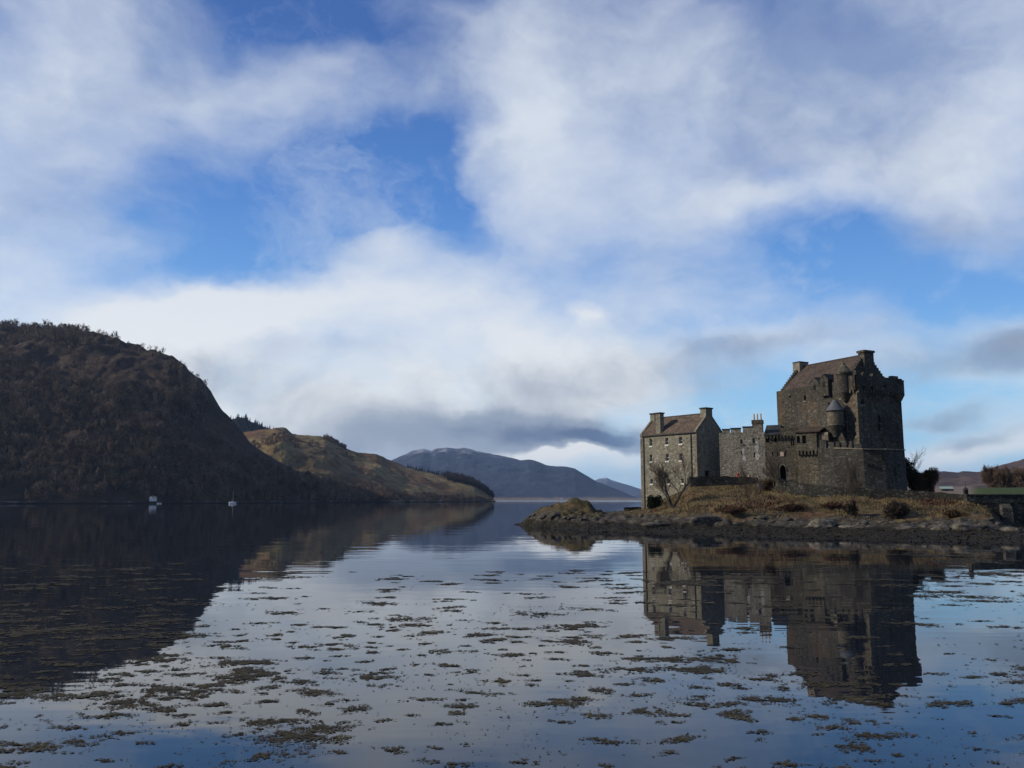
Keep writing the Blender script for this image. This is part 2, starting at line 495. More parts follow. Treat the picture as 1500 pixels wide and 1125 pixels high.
# ------------------------------------------------------------------ water
def water_mat():
    m, g = mat_new('loch_water')
    p = g.pos()
    x, y, z = g.xyz(p)
    # gentle swell; wind-ruffled water far out in the open loch
    a = g.noise(g.vmath('MULTIPLY', p, (0.35, 0.9, 1)), 1.0, 2, 0.5)
    b = g.noise(g.vmath('MULTIPLY', p, (0.05, 0.16, 1)), 1.0, 3, 0.5)
    h = g.math('ADD', g.math('MULTIPLY', a, 0.0045), g.math('MULTIPLY', b, 0.022))
    nrm = g.bump(h, 1.0, 1.0)
    far = g.step(y, 1500.0, 2200.0)
    lane = g.step(g.noise(g.vmath('MULTIPLY', p, (0.004, 0.02, 1)), 1.0, 3, 0.5), 0.58, 0.75)
    rough = g.math('ADD', 0.015, g.math('MULTIPLY', far, 0.30))
    rough = g.math('ADD', rough, g.math('MULTIPLY', g.math('MULTIPLY', lane, g.step(y, 60.0, 160.0)), 0.03))
    depth = g.noise(g.vmath('MULTIPLY', p, (0.10, 0.10, 1)), 1.0, 4, 0.6)
    c = g.ramp(depth, [(0.3, (0.006, 0.009, 0.015)), (0.7, (0.011, 0.014, 0.019))])
    finish(g, c, rough, nrm, 0.5, 0.0, 1.34)
    return m
M['water'] = water_mat()
W = 21000.0
wo = link_mesh('water', [(-W, -200, 0), (W, -200, 0), (W, 22000, 0), (-W, 22000, 0)], [(0, 1, 2, 3)], M['water'])
tag(wo, kind='structure')

# ------------------------------------------------------------------ hills and mountains (height fields in metres)
def hill(name, sil, shore, ridge, mat, ncol=220, nrow=90, prof=1.0, rough=0.10, scale=60.0, back=1.0, seed=0.0, bump_rows=0.0):
    """sil: skyline (px, py); shore, ridge: (px, distance).  A real height field from the shore over the ridge and down behind it."""
    sx = [s[0] for s in sil]
    pxs = np.linspace(sx[0], sx[-1], ncol)
    py = np.interp(pxs, sx, [s[1] for s in sil])
    Ds = np.interp(pxs, [s[0] for s in shore], [s[1] for s in shore])
    Dr = np.interp(pxs, [s[0] for s in ridge], [s[1] for s in ridge])
    zr = np.array([max(zat(b, D), 0.3) for b, D in zip(py, Dr)])
    t = np.concatenate([np.linspace(0, 1, nrow), np.linspace(1, 2, nrow // 3)[1:]])
    V = np.zeros((len(t), ncol, 3))
    rx = (pxs - 750) / F / math.cos(TH)
    for k, tt in enumerate(t):
        if tt <= 1:
            D = Ds + (Dr - Ds) * tt
            s = tt ** prof
            hgt = zr * (s * (1.0 - 0.0) ) 
            hgt = zr * (0.75 * s + 0.25 * (1 - (1 - tt) ** 2))
            env = max(math.sin(math.pi * min(tt, 1.0)) ** 0.7, 0.12 * min(1, tt * 6))
        else:
            D = Dr + (Dr - Ds) * (tt - 1) * back
            hgt = zr * (1 - (tt - 1) ** 2) ** 1.0 - 3 * (tt - 1)
            env = 0.0
        elv = hgt / D
        X = rx * D * (1.0 + elv * math.tan(TH) * 0.0)
        # columns follow the ray of their skyline pixel at that height
        X = (pxs - 750) / F * D / (math.cos(TH) + math.sin(TH) * np.clip((hgt - CAMZ) / D, -0.1, 0.6)) * 1.0
        nz = fbm(X / scale + seed, D / scale + seed * 1.7, 6, 0.55)
        rd = ridged(X / (scale * 0.6) + seed, D / (scale * 0.9)) - 0.6
        hgt = hgt + zr * rough * env * (nz + 0.6 * rd)
        hgt = hgt + ((0.024 * zr + 0.3) * fbm(X / (scale * 0.14), D / (scale * 0.14) + 3, 4) if tt > 0.02 else 0)
        if tt == 0:
            hgt = hgt * 0 - 1.5
        V[k, :, 0] = X; V[k, :, 1] = D; V[k, :, 2] = hgt
    idx = np.arange(len(t) * ncol).reshape(len(t), ncol)
    faces = np.stack([idx[:-1, :-1], idx[:-1, 1:], idx[1:, 1:], idx[1:, :-1]], -1).reshape(-1, 4)
    o = link_mesh(name, V.reshape(-1, 3), faces, mat, smooth=True)
    tag(o, kind='structure')
    return o, V

def hill_mat(name, cols, rockline=None, s1=0.012, s2=0.06, spots=None, rocks=None):
    m, g = mat_new(name)
    p = g.pos()
    n1 = g.noise(p, s1, 6, 0.62)
    n2 = g.noise(g.vmath('MULTIPLY', p, (1, 1, 1.8)), s2, 6, 0.68)
    f = g.math('ADD', g.math('MULTIPLY', n1, 0.55), g.math('MULTIPLY', n2, 0.45))
    c = g.ramp(f, [(0.36 + 0.28 * i / (len(cols) - 1), k) for i, k in enumerate(cols)])
    fine = g.noise(p, s2 * 5, 5, 0.7)
    c = g.mix(1.0, c, g.ramp(fine, [(0.25, 0.5), (0.75, 1.4)]), 'MULTIPLY')
    if spots:
        sc, sz, lo, hi, amt = spots
        c = g.mix(g.math('MULTIPLY', g.step(g.noise(p, sz, 5, 0.65), lo, hi), amt), c, sc)
    if rocks:
        rc, sz = rocks
        c = g.mix(g.math('MULTIPLY', g.step(g.noise(g.vmath('MULTIPLY', p, (1, 1, 2.5)), sz, 6, 0.75), 0.60, 0.66), 0.8), c, rc)
    z = g.xyz(p)[2]
    if rockline:
        rc, top = rockline
        rn = g.noise(g.vmath('MULTIPLY', p, (0.06, 0.06, 0.5)), 1.0, 5, 0.7)
        low = g.math('MULTIPLY', g.step(z, top, top * 0.5), g.step(rn, 0.55, 0.62))
        c = g.mix(low, c, rc)
        c = g.mix(g.step(z, top * 0.35, top * 0.2), c, (0.012, 0.011, 0.010))
    finish(g, c, 0.95, g.bump(fine, 0.6, 2.0), 0.1)
    return m

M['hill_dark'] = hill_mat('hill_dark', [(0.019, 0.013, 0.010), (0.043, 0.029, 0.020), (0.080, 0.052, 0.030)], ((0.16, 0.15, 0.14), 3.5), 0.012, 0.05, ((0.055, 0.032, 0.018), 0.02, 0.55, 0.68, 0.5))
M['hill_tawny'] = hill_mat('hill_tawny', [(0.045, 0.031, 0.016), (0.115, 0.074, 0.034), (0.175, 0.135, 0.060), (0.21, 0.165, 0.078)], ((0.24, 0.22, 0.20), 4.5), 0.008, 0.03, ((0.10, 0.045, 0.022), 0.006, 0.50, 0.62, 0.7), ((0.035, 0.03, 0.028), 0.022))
M['hill_forest'] = hill_mat('hill_forest', [(0.010, 0.014, 0.014), (0.018, 0.026, 0.024)], None)
M['hill_moor'] = hill_mat('hill_moor', [(0.03, 0.022, 0.022), (0.065, 0.043, 0.038), (0.095, 0.07, 0.045)], None, 0.004, 0.015)

def mountain_mat(name, snow0, snow1, base):
    m, g = mat_new(name)
    p = g.pos()
    n1 = g.noise(p, 0.0016, 6, 0.65)
    n2 = g.noise(p, 0.008, 6, 0.7)
    c = g.ramp(n1, [(0.3, tuple(x * 0.6 for x in base)), (0.7, tuple(x * 1.4 for x in base))])
    z = g.xyz(p)[2]
    zz = g.math('ADD', z, g.math('MULTIPLY', g.math('SUBTRACT', n2, 0.5), (snow1 - snow0) * 2.2))
    c = g.mix(g.math('MULTIPLY', g.step(zz, snow0, snow1), 0.8), c, (0.55, 0.57, 0.60))
    lowland = g.step(g.math('ADD', z, g.math('MULTIPLY', n2, 30.0)), 42.0, 22.0)
    c = g.mix(g.math('MULTIPLY', lowland, 0.8), c, (0.20, 0.15, 0.10))
    finish(g, c, 0.95, g.bump(n2, 0.8, 30.0), 0.1)
    return m
M['mountain'] = mountain_mat('mountain_heather_haze', 370, 600, (0.024, 0.032, 0.052))  # heather tone, tinted bluer to add distant haze to the colour
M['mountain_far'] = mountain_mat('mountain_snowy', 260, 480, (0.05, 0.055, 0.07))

LEFT_SIL = [(-900, 420), (-500, 430), (-200, 452), (0, 480), (60, 484), (125, 489), (160, 499), (200, 510), (240, 524), (258, 536), (268, 547), (285, 558),
            (300, 570), (308, 582), (315, 594), (325, 605), (335, 613), (343, 620), (354, 634), (368, 650), (390, 664), (420, 682), (470, 704), (530, 722), (590, 735)]
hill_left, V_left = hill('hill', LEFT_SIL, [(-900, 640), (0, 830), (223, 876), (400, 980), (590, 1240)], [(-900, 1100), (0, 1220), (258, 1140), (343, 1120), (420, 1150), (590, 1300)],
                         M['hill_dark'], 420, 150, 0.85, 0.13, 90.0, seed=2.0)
MID_SIL = [(230, 640), (300, 640), (350, 634), (375, 631), (395, 629), (402, 626), (413, 626), (420, 629), (427, 635), (447, 637), (476, 640), (492, 648), (505, 655), (517, 661),
           (535, 664), (552, 665), (560, 668), (567, 672), (580, 677), (596, 684), (625, 691), (652, 697), (675, 701), (696, 708), (711, 718), (720, 727), (727, 735)]
hill_mid, V_mid = hill('hill', MID_SIL, [(230, 1020), (400, 1080), (560, 1300), (727, 1650)], [(230, 1650), (420, 1600), (560, 1700), (660, 1800), (727, 1720)],
                       M['hill_tawny'], 400, 130, 0.8, 0.12, 110.0, seed=7.0)
FOREST_SIL = [(150, 640), (250, 616), (335, 613), (346, 611), (360, 615), (380, 623), (397, 630), (430, 645), (500, 690), (560, 725)]
hill_forest, V_for = hill('hill', FOREST_SIL, [(150, 1750), (560, 1900)], [(150, 2350), (560, 2350)], M['hill_forest'], 160, 50, 0.9, 0.05, 120.0, seed=4.0)
MTN_SIL = [(300, 720), (480, 702), (550, 682), (575, 673), (590, 667), (605, 660), (620, 657), (632, 660), (640, 657), (655, 655), (668, 657), (680, 656), (700, 661), (722, 665), (740, 668.5),
           (762, 674), (774, 672.5), (784, 675), (799, 681), (813, 683), (828, 683.5), (841, 686), (854, 694), (872, 705), (887, 710.5), (901, 716.5), (916, 723), (931, 730), (940, 733)]
mountain_near, V_mtn = hill('mountain', MTN_SIL, [(300, 5200), (940, 5600)], [(300, 7400), (700, 7600), (940, 6400)], M['mountain'], 420, 110, 1.0, 0.20, 700.0, seed=3.0)
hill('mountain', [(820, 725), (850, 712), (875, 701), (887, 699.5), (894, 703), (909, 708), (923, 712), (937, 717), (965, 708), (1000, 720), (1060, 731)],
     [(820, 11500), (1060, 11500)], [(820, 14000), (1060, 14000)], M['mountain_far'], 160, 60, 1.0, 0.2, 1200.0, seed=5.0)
hill('mountain', [(900, 733), (926, 726), (937, 722.5), (960, 716), (1000, 712), (1050, 722), (1100, 733)], [(900, 8200), (1100, 8200)], [(900, 9800), (1100, 9800)],
     M['mountain'], 120, 50, 1.0, 0.15, 900.0, seed=6.0)
MOOR_SIL = [(1200, 712), (1300, 700), (1350, 692), (1368, 690.5), (1380, 691), (1398, 693), (1402, 691), (1415, 691), (1428, 692), (1441, 688), (1447, 685), (1467, 680), (1487, 675), (1500, 671), (1600, 650), (1800, 620), (2100, 600)]
hill('hill', MOOR_SIL, [(1200, 1300), (1400, 1200), (1500, 900), (2100, 700)], [(1200, 2800), (1400, 2600), (1500, 1900), (2100, 1500)], M['hill_moor'], 240, 80, 1.0, 0.13, 160.0, seed=9.0)

# ------------------------------------------------------------------ the islet
# columns of the fan: photograph column -> profile of (distance, height)
S = shore_D
PROF = {
    735: [(100, -2), (140, -1.2), (150, -2), (230, -3)],
    755: [(100, -2), (S(768.5) - 1, -0.3), (S(768.5) + 1.0, 0.25), (142, -0.4), (150, -2), (230, -3)],
    775: [(100, -1.5), (S(770.5), 0), (134, 1.0), (137, 1.5), (141, 0.2), (146, -1.5), (230, -3)],
    800: [(95, -1.5), (S(773), 0), (127, 1.1), (130, 2.2), (133.5, 2.9), (139, 1.6), (144, -0.6), (150, -2), (230, -3)],
    822: [(92, -1.5), (S(775), 0), (123, 1.0), (126, 1.9), (130, 2.6), (134, 3.5), (138, 2.6), (144, -0.4), (150, -2), (230, -3)],
    838: [(90, -1.5), (S(776), 0), (121, 1.0), (124, 1.7), (129, 2.4), (131.5, 3.7), (134, 4.2), (138, 3.4), (145, -0.4), (152, -2), (230, -3)],
    860: [(88, -1.5), (S(777.5), 0), (119, 0.9), (122, 1.5), (128, 2.0), (131, 3.2), (133.5, 3.8), (138, 2.6), (146, -0.4), (154, -2), (230, -3)],
    872: [(88, -1.5), (S(778), 0), (118, 0.9), (121, 1.4), (128, 1.8), (134, 2.1), (140, 1.7), (148, -0.3), (156, -2), (230, -3)],
    900: [(86, -1.5), (S(779.5), 0), (116, 0.8), (119, 1.5), (130, 1.7), (140, 1.9), (148, 1.2), (155, -0.3), (162, -2), (230, -3)],
    941: [(84, -1.5), (S(781.5), 0), (113, 0.75), (116, 1.7), (125, 2.0), (140, 2.2), (152, 2.6), (168, 1.2), (176, -0.3), (190, -2), (230, -3)],
    985: [(82, -1.5), (S(783), 0), (111, 0.75), (114, 2.0), (120, 2.6), (128, 3.3), (136, 4.0), (143, 4.8), (160, 5.0), (180, 0.0), (195, -2), (230, -3)],
    1012: [(80, -1.5), (S(784), 0), (110, 0.7), (112.5, 2.0), (119, 2.9), (127, 4.4), (132.6, 5.8), (134.5, 7.2), (145, 7.6), (165, 7.0), (190, 0), (230, -3)],
    1060: [(79, -1.5), (S(785.5), 0), (108, 0.7), (111, 2.2), (117, 3.2), (126, 4.9), (132.2, 5.9), (133.6, 7.2), (140, 7.5), (165, 7.5), (195, 0), (230, -3)],
    1110: [(77, -1.5), (S(787), 0), (104, 0.7), (108, 1.6), (114, 2.9), (124, 4.8), (131, 5.9), (132.4, 7.0), (140, 7.4), (165, 7.5), (195, 0), (230, -3)],
    1150: [(76, -1.5), (S(788.5), 0), (101, 0.65), (105.5, 1.3), (112, 2.8), (119, 4.2), (122.2, 4.9), (123.6, 5.6), (133, 6.4), (140, 7.0), (165, 7.5), (195, 0), (230, -3)],
    1250: [(74, -1.5), (S(791.5), 0), (96, 0.6), (101, 1.2), (106, 2.6), (112, 3.8), (114.2, 4.2), (115.6, 4.8), (122, 5.1), (165, 6.5), (195, 0), (230, -3)],
    1325: [(72, -1.5), (S(793), 0), (93.5, 0.6), (98, 1.1), (103, 2.6), (109, 3.7), (112.2, 4.0), (113.6, 4.5), (122, 4.8), (165, 5.5), (195, 0), (230, -3)],
    1400: [(71, -1.5), (S(794.5), 0), (91, 0.6), (95, 1.3), (99, 2.6), (104, 3.4), (108.2, 3.7), (109.6, 4.1), (120, 4.6), (160, 4.4), (195, 0), (230, -3)],
    1430: [(70, -1.5), (S(795.2), 0), (89, 0.6), (93, 1.4), (97, 1.9), (101, 2.6), (106, 3.2), (112, 3.6), (150, 3.0), (185, -1), (230, -3)],
    1460: [(69, -1.5), (S(796), 0), (87, 0.5), (92, 1.0), (97, 0.9), (104, 0.8), (110, 1.0), (130, 0.5), (160, -1), (230, -3)],
    1520: [(67, -1.5), (S(797.5), 0), (85, 0.35), (92, 0.5), (104, 0.3), (112, 0.0), (130, -1), (230, -3)],
    1800: [(62, -1.5), (S(803), 0), (80, 0.3), (95, 0.2), (110, -0.3), (130, -1), (230, -3)],
}
PK = sorted(PROF)
isl_px = np.concatenate([np.arange(735, 1000, 1.6), np.arange(1000, 1480, 1.9), np.arange(1480, 1801, 6.0)])
isl_D = np.concatenate([np.arange(62, 145, 0.38), np.arange(145, 231, 2.0)])
_tab = np.array([np.interp(isl_D, [a for a, b in PROF[k]], [b for a, b in PROF[k]]) for k in PK])
def _smooth_interp(px):
    # monotone-ish blend between neighbouring columns
    j = np.clip(np.searchsorted(PK, px) - 1, 0, len(PK) - 2)
    t = (px - PK[j]) / (PK[j + 1] - PK[j])
    t = min(max(t, 0), 1)
    t = t * t * (3 - 2 * t) * 0.5 + t * 0.5
    return _tab[j] * (1 - t) + _tab[j + 1] * t
isl_Z = np.array([_smooth_interp(p) for p in isl_px]).T            # rows: distance
_k = np.array([0.25, 0.5, 0.25])
isl_X = (isl_px[None, :] - 750) / F * isl_D[:, None] / (math.cos(TH))
isl_Y = np.repeat(isl_D[:, None], len(isl_px), 1)
_rocky = np.clip((isl_Z - 0.25) / 0.8, 0, 1) * np.clip((3.0 - isl_Z) / 1.2, 0, 1) + 0.9 * np.clip((isl_Z - 0.6) / 0.8, 0, 1) * (isl_px[None, :] < 880)
_grassy = np.clip((isl_Z - 2.2) / 1.0, 0, 1)
isl_Z = isl_Z + _rocky * (0.50 * (ridged(isl_X / 2.6, isl_Y / 2.6, 4) - 0.6) + 0.30 * fbm(isl_X / 0.9, isl_Y / 0.9, 4)) + _grassy * (0.22 * fbm(isl_X / 2.2, isl_Y / 2.2, 4)) \
        + np.clip((isl_Z + 0.4), 0, 0.4) * 0.55 * fbm(isl_X / 1.7 + 9, isl_Y / 2.8, 4)

def ground(x, y):
    """height of the islet at a world point"""
    D = y
    px = 750 + x / D * F * math.cos(TH)
    i = np.clip(np.searchsorted(isl_D, D) - 1, 0, len(isl_D) - 2)
    j = np.clip(np.searchsorted(isl_px, px) - 1, 0, len(isl_px) - 2)
    a = min(max((D - isl_D[i]) / (isl_D[i + 1] - isl_D[i]), 0), 1)
    b = min(max((px - isl_px[j]) / (isl_px[j + 1] - isl_px[j]), 0), 1)
    return float(isl_Z[i, j] * (1 - a) * (1 - b) + isl_Z[i + 1, j] * a * (1 - b) + isl_Z[i, j + 1] * (1 - a) * b + isl_Z[i + 1, j + 1] * a * b)

def islet_mat():
    m, g = mat_new('islet_ground')
    p = g.pos()
    x, y, z = g.xyz(p)
    n1 = g.noise(p, 0.22, 6, 0.62)
    n2 = g.noise(p, 1.1, 6, 0.68)
    grass = g.ramp(g.math('ADD', g.math('MULTIPLY', n1, 0.5), g.math('MULTIPLY', n2, 0.5)),
                   [(0.34, (0.034, 0.026, 0.013)), (0.45, (0.085, 0.060, 0.029)), (0.55, (0.130, 0.096, 0.046)), (0.66, (0.085, 0.074, 0.029))])
    mossy = g.math('MULTIPLY', g.step(x, 17.0, 11.0), g.step(n1, 0.35, 0.6))
    grass = g.mix(mossy, grass, g.ramp(n2, [(0.3, (0.020, 0.021, 0.008)), (0.6, (0.060, 0.056, 0.020))]))
    bracken = g.step(g.noise(g.vmath('MULTIPLY', p, (0.13, 0.22, 0.2)), 1.0, 5, 0.6), 0.52, 0.62)
    grass = g.mix(g.math('MULTIPLY', bracken, 0.65), grass, (0.065, 0.026, 0.014))
    rockn = g.noise(p, 1.6, 7, 0.72)
    rock = g.ramp(rockn, [(0.3, (0.014, 0.012, 0.009)), (0.48, (0.040, 0.034, 0.025)), (0.62, (0.095, 0.084, 0.066)), (0.76, (0.26, 0.24, 0.20))])
    weed = g.ramp(g.noise(p, 1.3, 6, 0.7), [(0.3, (0.008, 0.0075, 0.006)), (0.55, (0.022, 0.019, 0.012)), (0.75, (0.05, 0.04, 0.02))])
    zn = g.math('ADD', z, g.math('MULTIPLY', g.math('SUBTRACT', g.noise(p, 0.35, 5, 0.65), 0.5), 2.0))
    c = g.mix(g.step(zn, 0.85, 1.10), weed, rock)
    green = g.mix(g.step(n2, 0.4, 0.6), (0.05, 0.052, 0.016), grass)
    zg = g.math('ADD', z, g.math('MULTIPLY', g.math('SUBTRACT', g.noise(p, 0.30, 6, 0.7), 0.5), 4.2))
    c = g.mix(g.step(zg, 1.75, 2.15), c, grass)
    nrm = g.new('ShaderNodeNewGeometry').outputs['Normal']
    steep = g.step(g.math('ADD', g.xyz(nrm)[2], g.math('MULTIPLY', g.math('SUBTRACT', n2, 0.5), 0.3)), 0.74, 0.60)
    c = g.mix(g.math('MULTIPLY', steep, g.step(z, 1.0, 1.4)), c, rock)
    finish(g, c, 0.92, g.bump(g.math('ADD', rockn, g.noise(p, 5.0, 4, 0.7)), 0.8, 0.18), 0.15)
    return m
M['islet'] = islet_mat()
_idx = np.arange(isl_Z.size).reshape(isl_Z.shape)
islet = link_mesh('islet_ground', np.stack([isl_X, isl_Y, isl_Z], -1).reshape(-1, 3),
                  np.stack([_idx[:-1, :-1], _idx[:-1, 1:], _idx[1:, 1:], _idx[1:, :-1]], -1).reshape(-1, 4), M['islet'], smooth=True)
tag(islet, kind='structure')

#@@CASTLE
# ------------------------------------------------------------------ castle helpers
def unit(v):
    v = A2(v)
    return v / np.hypot(*v)

def add_window(root, o, u, n, a0, a1, z0, z1, depth, sill=True, bars=1, frame_mat=None, surround=0.0, sill_mat=None):
    """a window as a part: white frame, with its pane and sill as sub-parts"""
    t = min(0.07, (a1 - a0) * 0.14)
    mb = MB()
    b0, b1 = -depth - 0.02, -depth + 0.05
    mb.box(o, u, n, a0, a0 + t, b0, b1, z0, z1)
    mb.box(o, u, n, a1 - t, a1, b0, b1, z0, z1)
    mb.box(o, u, n, a0 + t, a1 - t, b0, b1, z0, z0 + t)
    mb.box(o, u, n, a0 + t, a1 - t, b0, b1, z1 - t, z1)
    for k in range(bars):
        zc = z0 + (z1 - z0) * (k + 1) / (bars + 1)
        mb.box(o, u, n, a0 + t, a1 - t, b0, b1 - 0.01, zc - 0.03, zc + 0.03)
    w = mb.build('window', frame_mat or M['white_paint'], root)
    MB().box(o, u, n, a0 + t * 0.8, a1 - t * 0.8, b0 - 0.04, b0 + 0.03, z0 + t * 0.8, z1 - t * 0.8).build('pane', M['glass'], w)
    if sill:
        MB().box(o, u, n, a0 - 0.10, a1 + 0.10, -depth + 0.06, 0.10, z0 - 0.24, z0 - 0.003).build('sill', sill_mat or (M['pale_stone'] if frame_mat is None else M['dressed_stone']), w)
    return w

def slit(root, o, u, n, a0, a1, z0, z1, depth=0.35, name='window'):
    """a narrow unglazed opening: the dark back of the recess"""
    return MB().box(o, u, n, a0 - 0.02, a1 + 0.02, -depth - 0.05, -depth + 0.01, z0 - 0.02, z1 + 0.02).build(name, M['dark_hollow'], root)

def px_hole(px0, px1, py0, py1, o, u, n):
    pym, pxm = (py0 + py1) / 2, (px0 + px1) / 2
    a0 = on_wall(px0, pym, o, u, n)[0]; a1 = on_wall(px1, pym, o, u, n)[0]
    z1 = on_wall(pxm, py0, o, u, n)[1]; z0 = on_wall(pxm, py1, o, u, n)[1]
    return (min(a0, a1), max(a0, a1), z0, z1)

def arch_poly(w, h, spring, k=8, pointed=True):
    """(along, height) outline of a pointed arch opening centred on 0"""
    pts = [(-w / 2, 0), (w / 2, 0)]
    for i in range(k + 1):
        t = i / k
        pts.append((w / 2 * math.cos(math.pi / 2 * t), spring + (h - spring) * math.sin(math.pi / 2 * t) ** (0.9 if pointed else 1)))
    for i in range(1, k + 1):
        t = 1 - i / k
        pts.append((-w / 2 * math.cos(math.pi / 2 * t), spring + (h - spring) * math.sin(math.pi / 2 * t) ** (0.9 if pointed else 1)))
    return pts

def chimney(root, o, u, n, a0, a1, b0, b1, z0, z1, mat, cap_mat, cap=0.22, over=0.12, name='chimney', pots=0):
    c = MB().box(o, u, n, a0, a1, b0, b1, z0, z1).build(name, mat, root)
    MB().box(o, u, n, a0 - over, a1 + over, b0 - over, b1 + over, z1, z1 + cap).build('chimney_cap', cap_mat, c)
    for k in range(pots):
        p = A2(o) + A2(u) * (a0 + (a1 - a0) * (k + 0.5) / pots) + A2(n) * ((b0 + b1) / 2)
        MB().cyl(p, 0.15, 0.12, z1 + cap, z1 + cap + 1.05, 12).build('chimney_pot', M['clay'], c)
    return c

# ------------------------------------------------------------------ three storey house at the shore end of the castle
HN = np.array([xat(1020, 140.5, 15), 140.5])
HL = np.array([xat(938, 150.2, 15), 150.2])
hu = unit(HN - HL); hlen = float(np.hypot(*(HN - HL)))        # along the front, left to right
hn = np.array([hu[1], -hu[0]])                                 # outward normal of the front
hw = 6.9                                                       # depth of the house
HR = HN - hn * hw; HB = HL - hn * hw
z_e, z_r = 15.0, 18.35
house = thing('stone_house', (*((HN + HB) / 2), 2.0), 'pale three-storey stone house with brown tiled gable roof nearest the open loch', 'house')
wm = MB()
rows = [[(951.6, 955.2, 643, 653.2), (974.6, 978.8, 641.3, 651.3), (994.8, 999.2, 640, 650)],
        [(951.8, 955.4, 666, 676.2), (975.2, 979.6, 665, 675.2), (995.2, 999.8, 664, 674.3)],
        [(952.9, 956.3, 701.5, 708.6), (977.3, 981.0, 701.3, 708.6), (998.3, 1001.6, 700.8, 707.8)]]
front_holes = [px_hole(*w, HL, hu, hn) for r in rows for w in r]
wm.facade(HL, hu, hn, hlen, 0.5, z_e, front_holes, 0.30)
gu = -hn                                                       # along the gable, near corner to far corner
gn = hu
door = on_wall(1036.2, 697, HN, gu, gn)
door_h = (door[0] - 0.62, door[0] + 0.62, 6.4, 8.75)
gwin = px_hole(1053.3, 1055.6, 652.5, 659, HN, gu, gn)
wm.facade(HN, gu, gn, hw, 0.5, z_e, [door_h, gwin], 0.35)
wm.facade(HR, -hu, -hn, hlen, 0.5, z_e, [], 0.3)
wm.facade(HB, hn, -hu, hw, 0.5, z_e, [], 0.3)
for o_, s_ in ((HN, 1), (HL, -1)):                             # gable tops with raised skews
    wm.vprism(o_, gu, gn, [(0, z_e + 0.002), (hw, z_e + 0.002), (hw / 2, z_r + 0.12)], 0 if s_ > 0 else 0, -0.4 * s_)
wm.build('wall', M['house_stone'], house)
rm = MB()
ov = 0.16
for s_ in (1, -1):
    o_ = HL if s_ > 0 else HB
    nn = hn * s_
    base = (HL + HB) / 2
    prof = [(hw / 2 + ov, z_e - 0.02), (hw / 2 + ov, z_e + 0.16), (0.0, z_r + 0.12), (0.0, z_r - 0.10)]
    rm.vprism(base, nn, hu, prof, 0.42, hlen - 0.42)
roof = rm.build('roof', M['house_tiles'], house)
mb = MB(); mb.box((HL + HB) / 2, hu, hn, 0.42, hlen - 0.42, -0.12, 0.12, z_r + 0.06, z_r + 0.2); mb.build('ridge', M['iron'], roof)
for a_ in (-0.05, hlen - 0.40):
    sk = MB()
    for s_ in (1, -1):
        sk.vprism((HL + HB) / 2, hn * s_, hu, [(hw / 2 + 0.10, z_e + 0.10), (hw / 2 + 0.10, z_e + 0.34), (0.0, z_r + 0.36), (0.0, z_r + 0.13)], a_, a_ + 0.45)
    sk.build('skew', M['dressed_stone'], house)
gut = MB(); gut.box(HL, hu, hn, 0.2, hlen - 0.2, ov + 0.003, ov + 0.13, z_e - 0.04, z_e + 0.10); gut.build('gutter', M['iron'], house)
for px_ in (943.2, 1012.8):
    a_ = on_wall(px_, 660, HL, hu, hn)[0]
    mb = MB(); mb.box(HL, hu, hn, a_ - 0.075, a_ + 0.075, 0.01, 0.15, 2.0, z_e - 0.05); mb.build('downpipe', M['iron'], house)
for (w_) in front_holes:
    add_window(house, HL, hu, hn, *w_, 0.30, True, 1)
add_window(house, HN, gu, gn, *gwin, 0.35, False, 0, M['old_wood'])
MB().vprism(HN + gu * door[0] - gn * 0.33, gu, gn, [(a, z + 6.42) for a, z in arch_poly(1.2, 2.3, 1.5)], 0, -0.04).build('door', M['dark_hollow'], house)  # pointed near-black sheet for the shade inside the doorway
qb = MB(); qb2 = MB()
z_ = 2.0; k = 0
while z_ < z_e - 0.5:                                          # alternating corner stones
    h_ = 0.42
    L1, L2 = (0.75, 0.4) if k % 2 == 0 else (0.4, 0.75)
    qb.box(HN, hu, hn, -L1, 0.025, -L2, 0.025, z_ + 0.01, z_ + h_ - 0.01)
    qb2.box(HL, hu, hn, -0.025, L2, -L1, 0.025, z_ + 0.01, z_ + h_ - 0.01)
    z_ += h_; k += 1
qb.build('quoin_strip', M['dressed_stone'], house); qb2.build('quoin_strip', M['dressed_stone'], house)
# chimneys: one astride each gable and one rising from the front wall
mid_u = (HL + HB) / 2
chimney(house, mid_u, hu, hn, hlen - 1.15, hlen + 0.03, -0.85, 0.85, z_r - 1.2, 19.15, M['house_stone'], M['slate'])
chimney(house, mid_u, hu, hn, -0.03, 1.0, -0.75, 0.75, z_r - 1.2, 19.1, M['house_stone'], M['slate'])
wa = on_wall(960.6, 620, HL, hu, hn)[0]; wb = on_wall(967.2, 620, HL, hu, hn)[0]
chimney(house, HL, hu, hn, wa, wb, -0.95, 0.03, z_e - 0.6, 18.75, M['house_stone'], M['slate'])

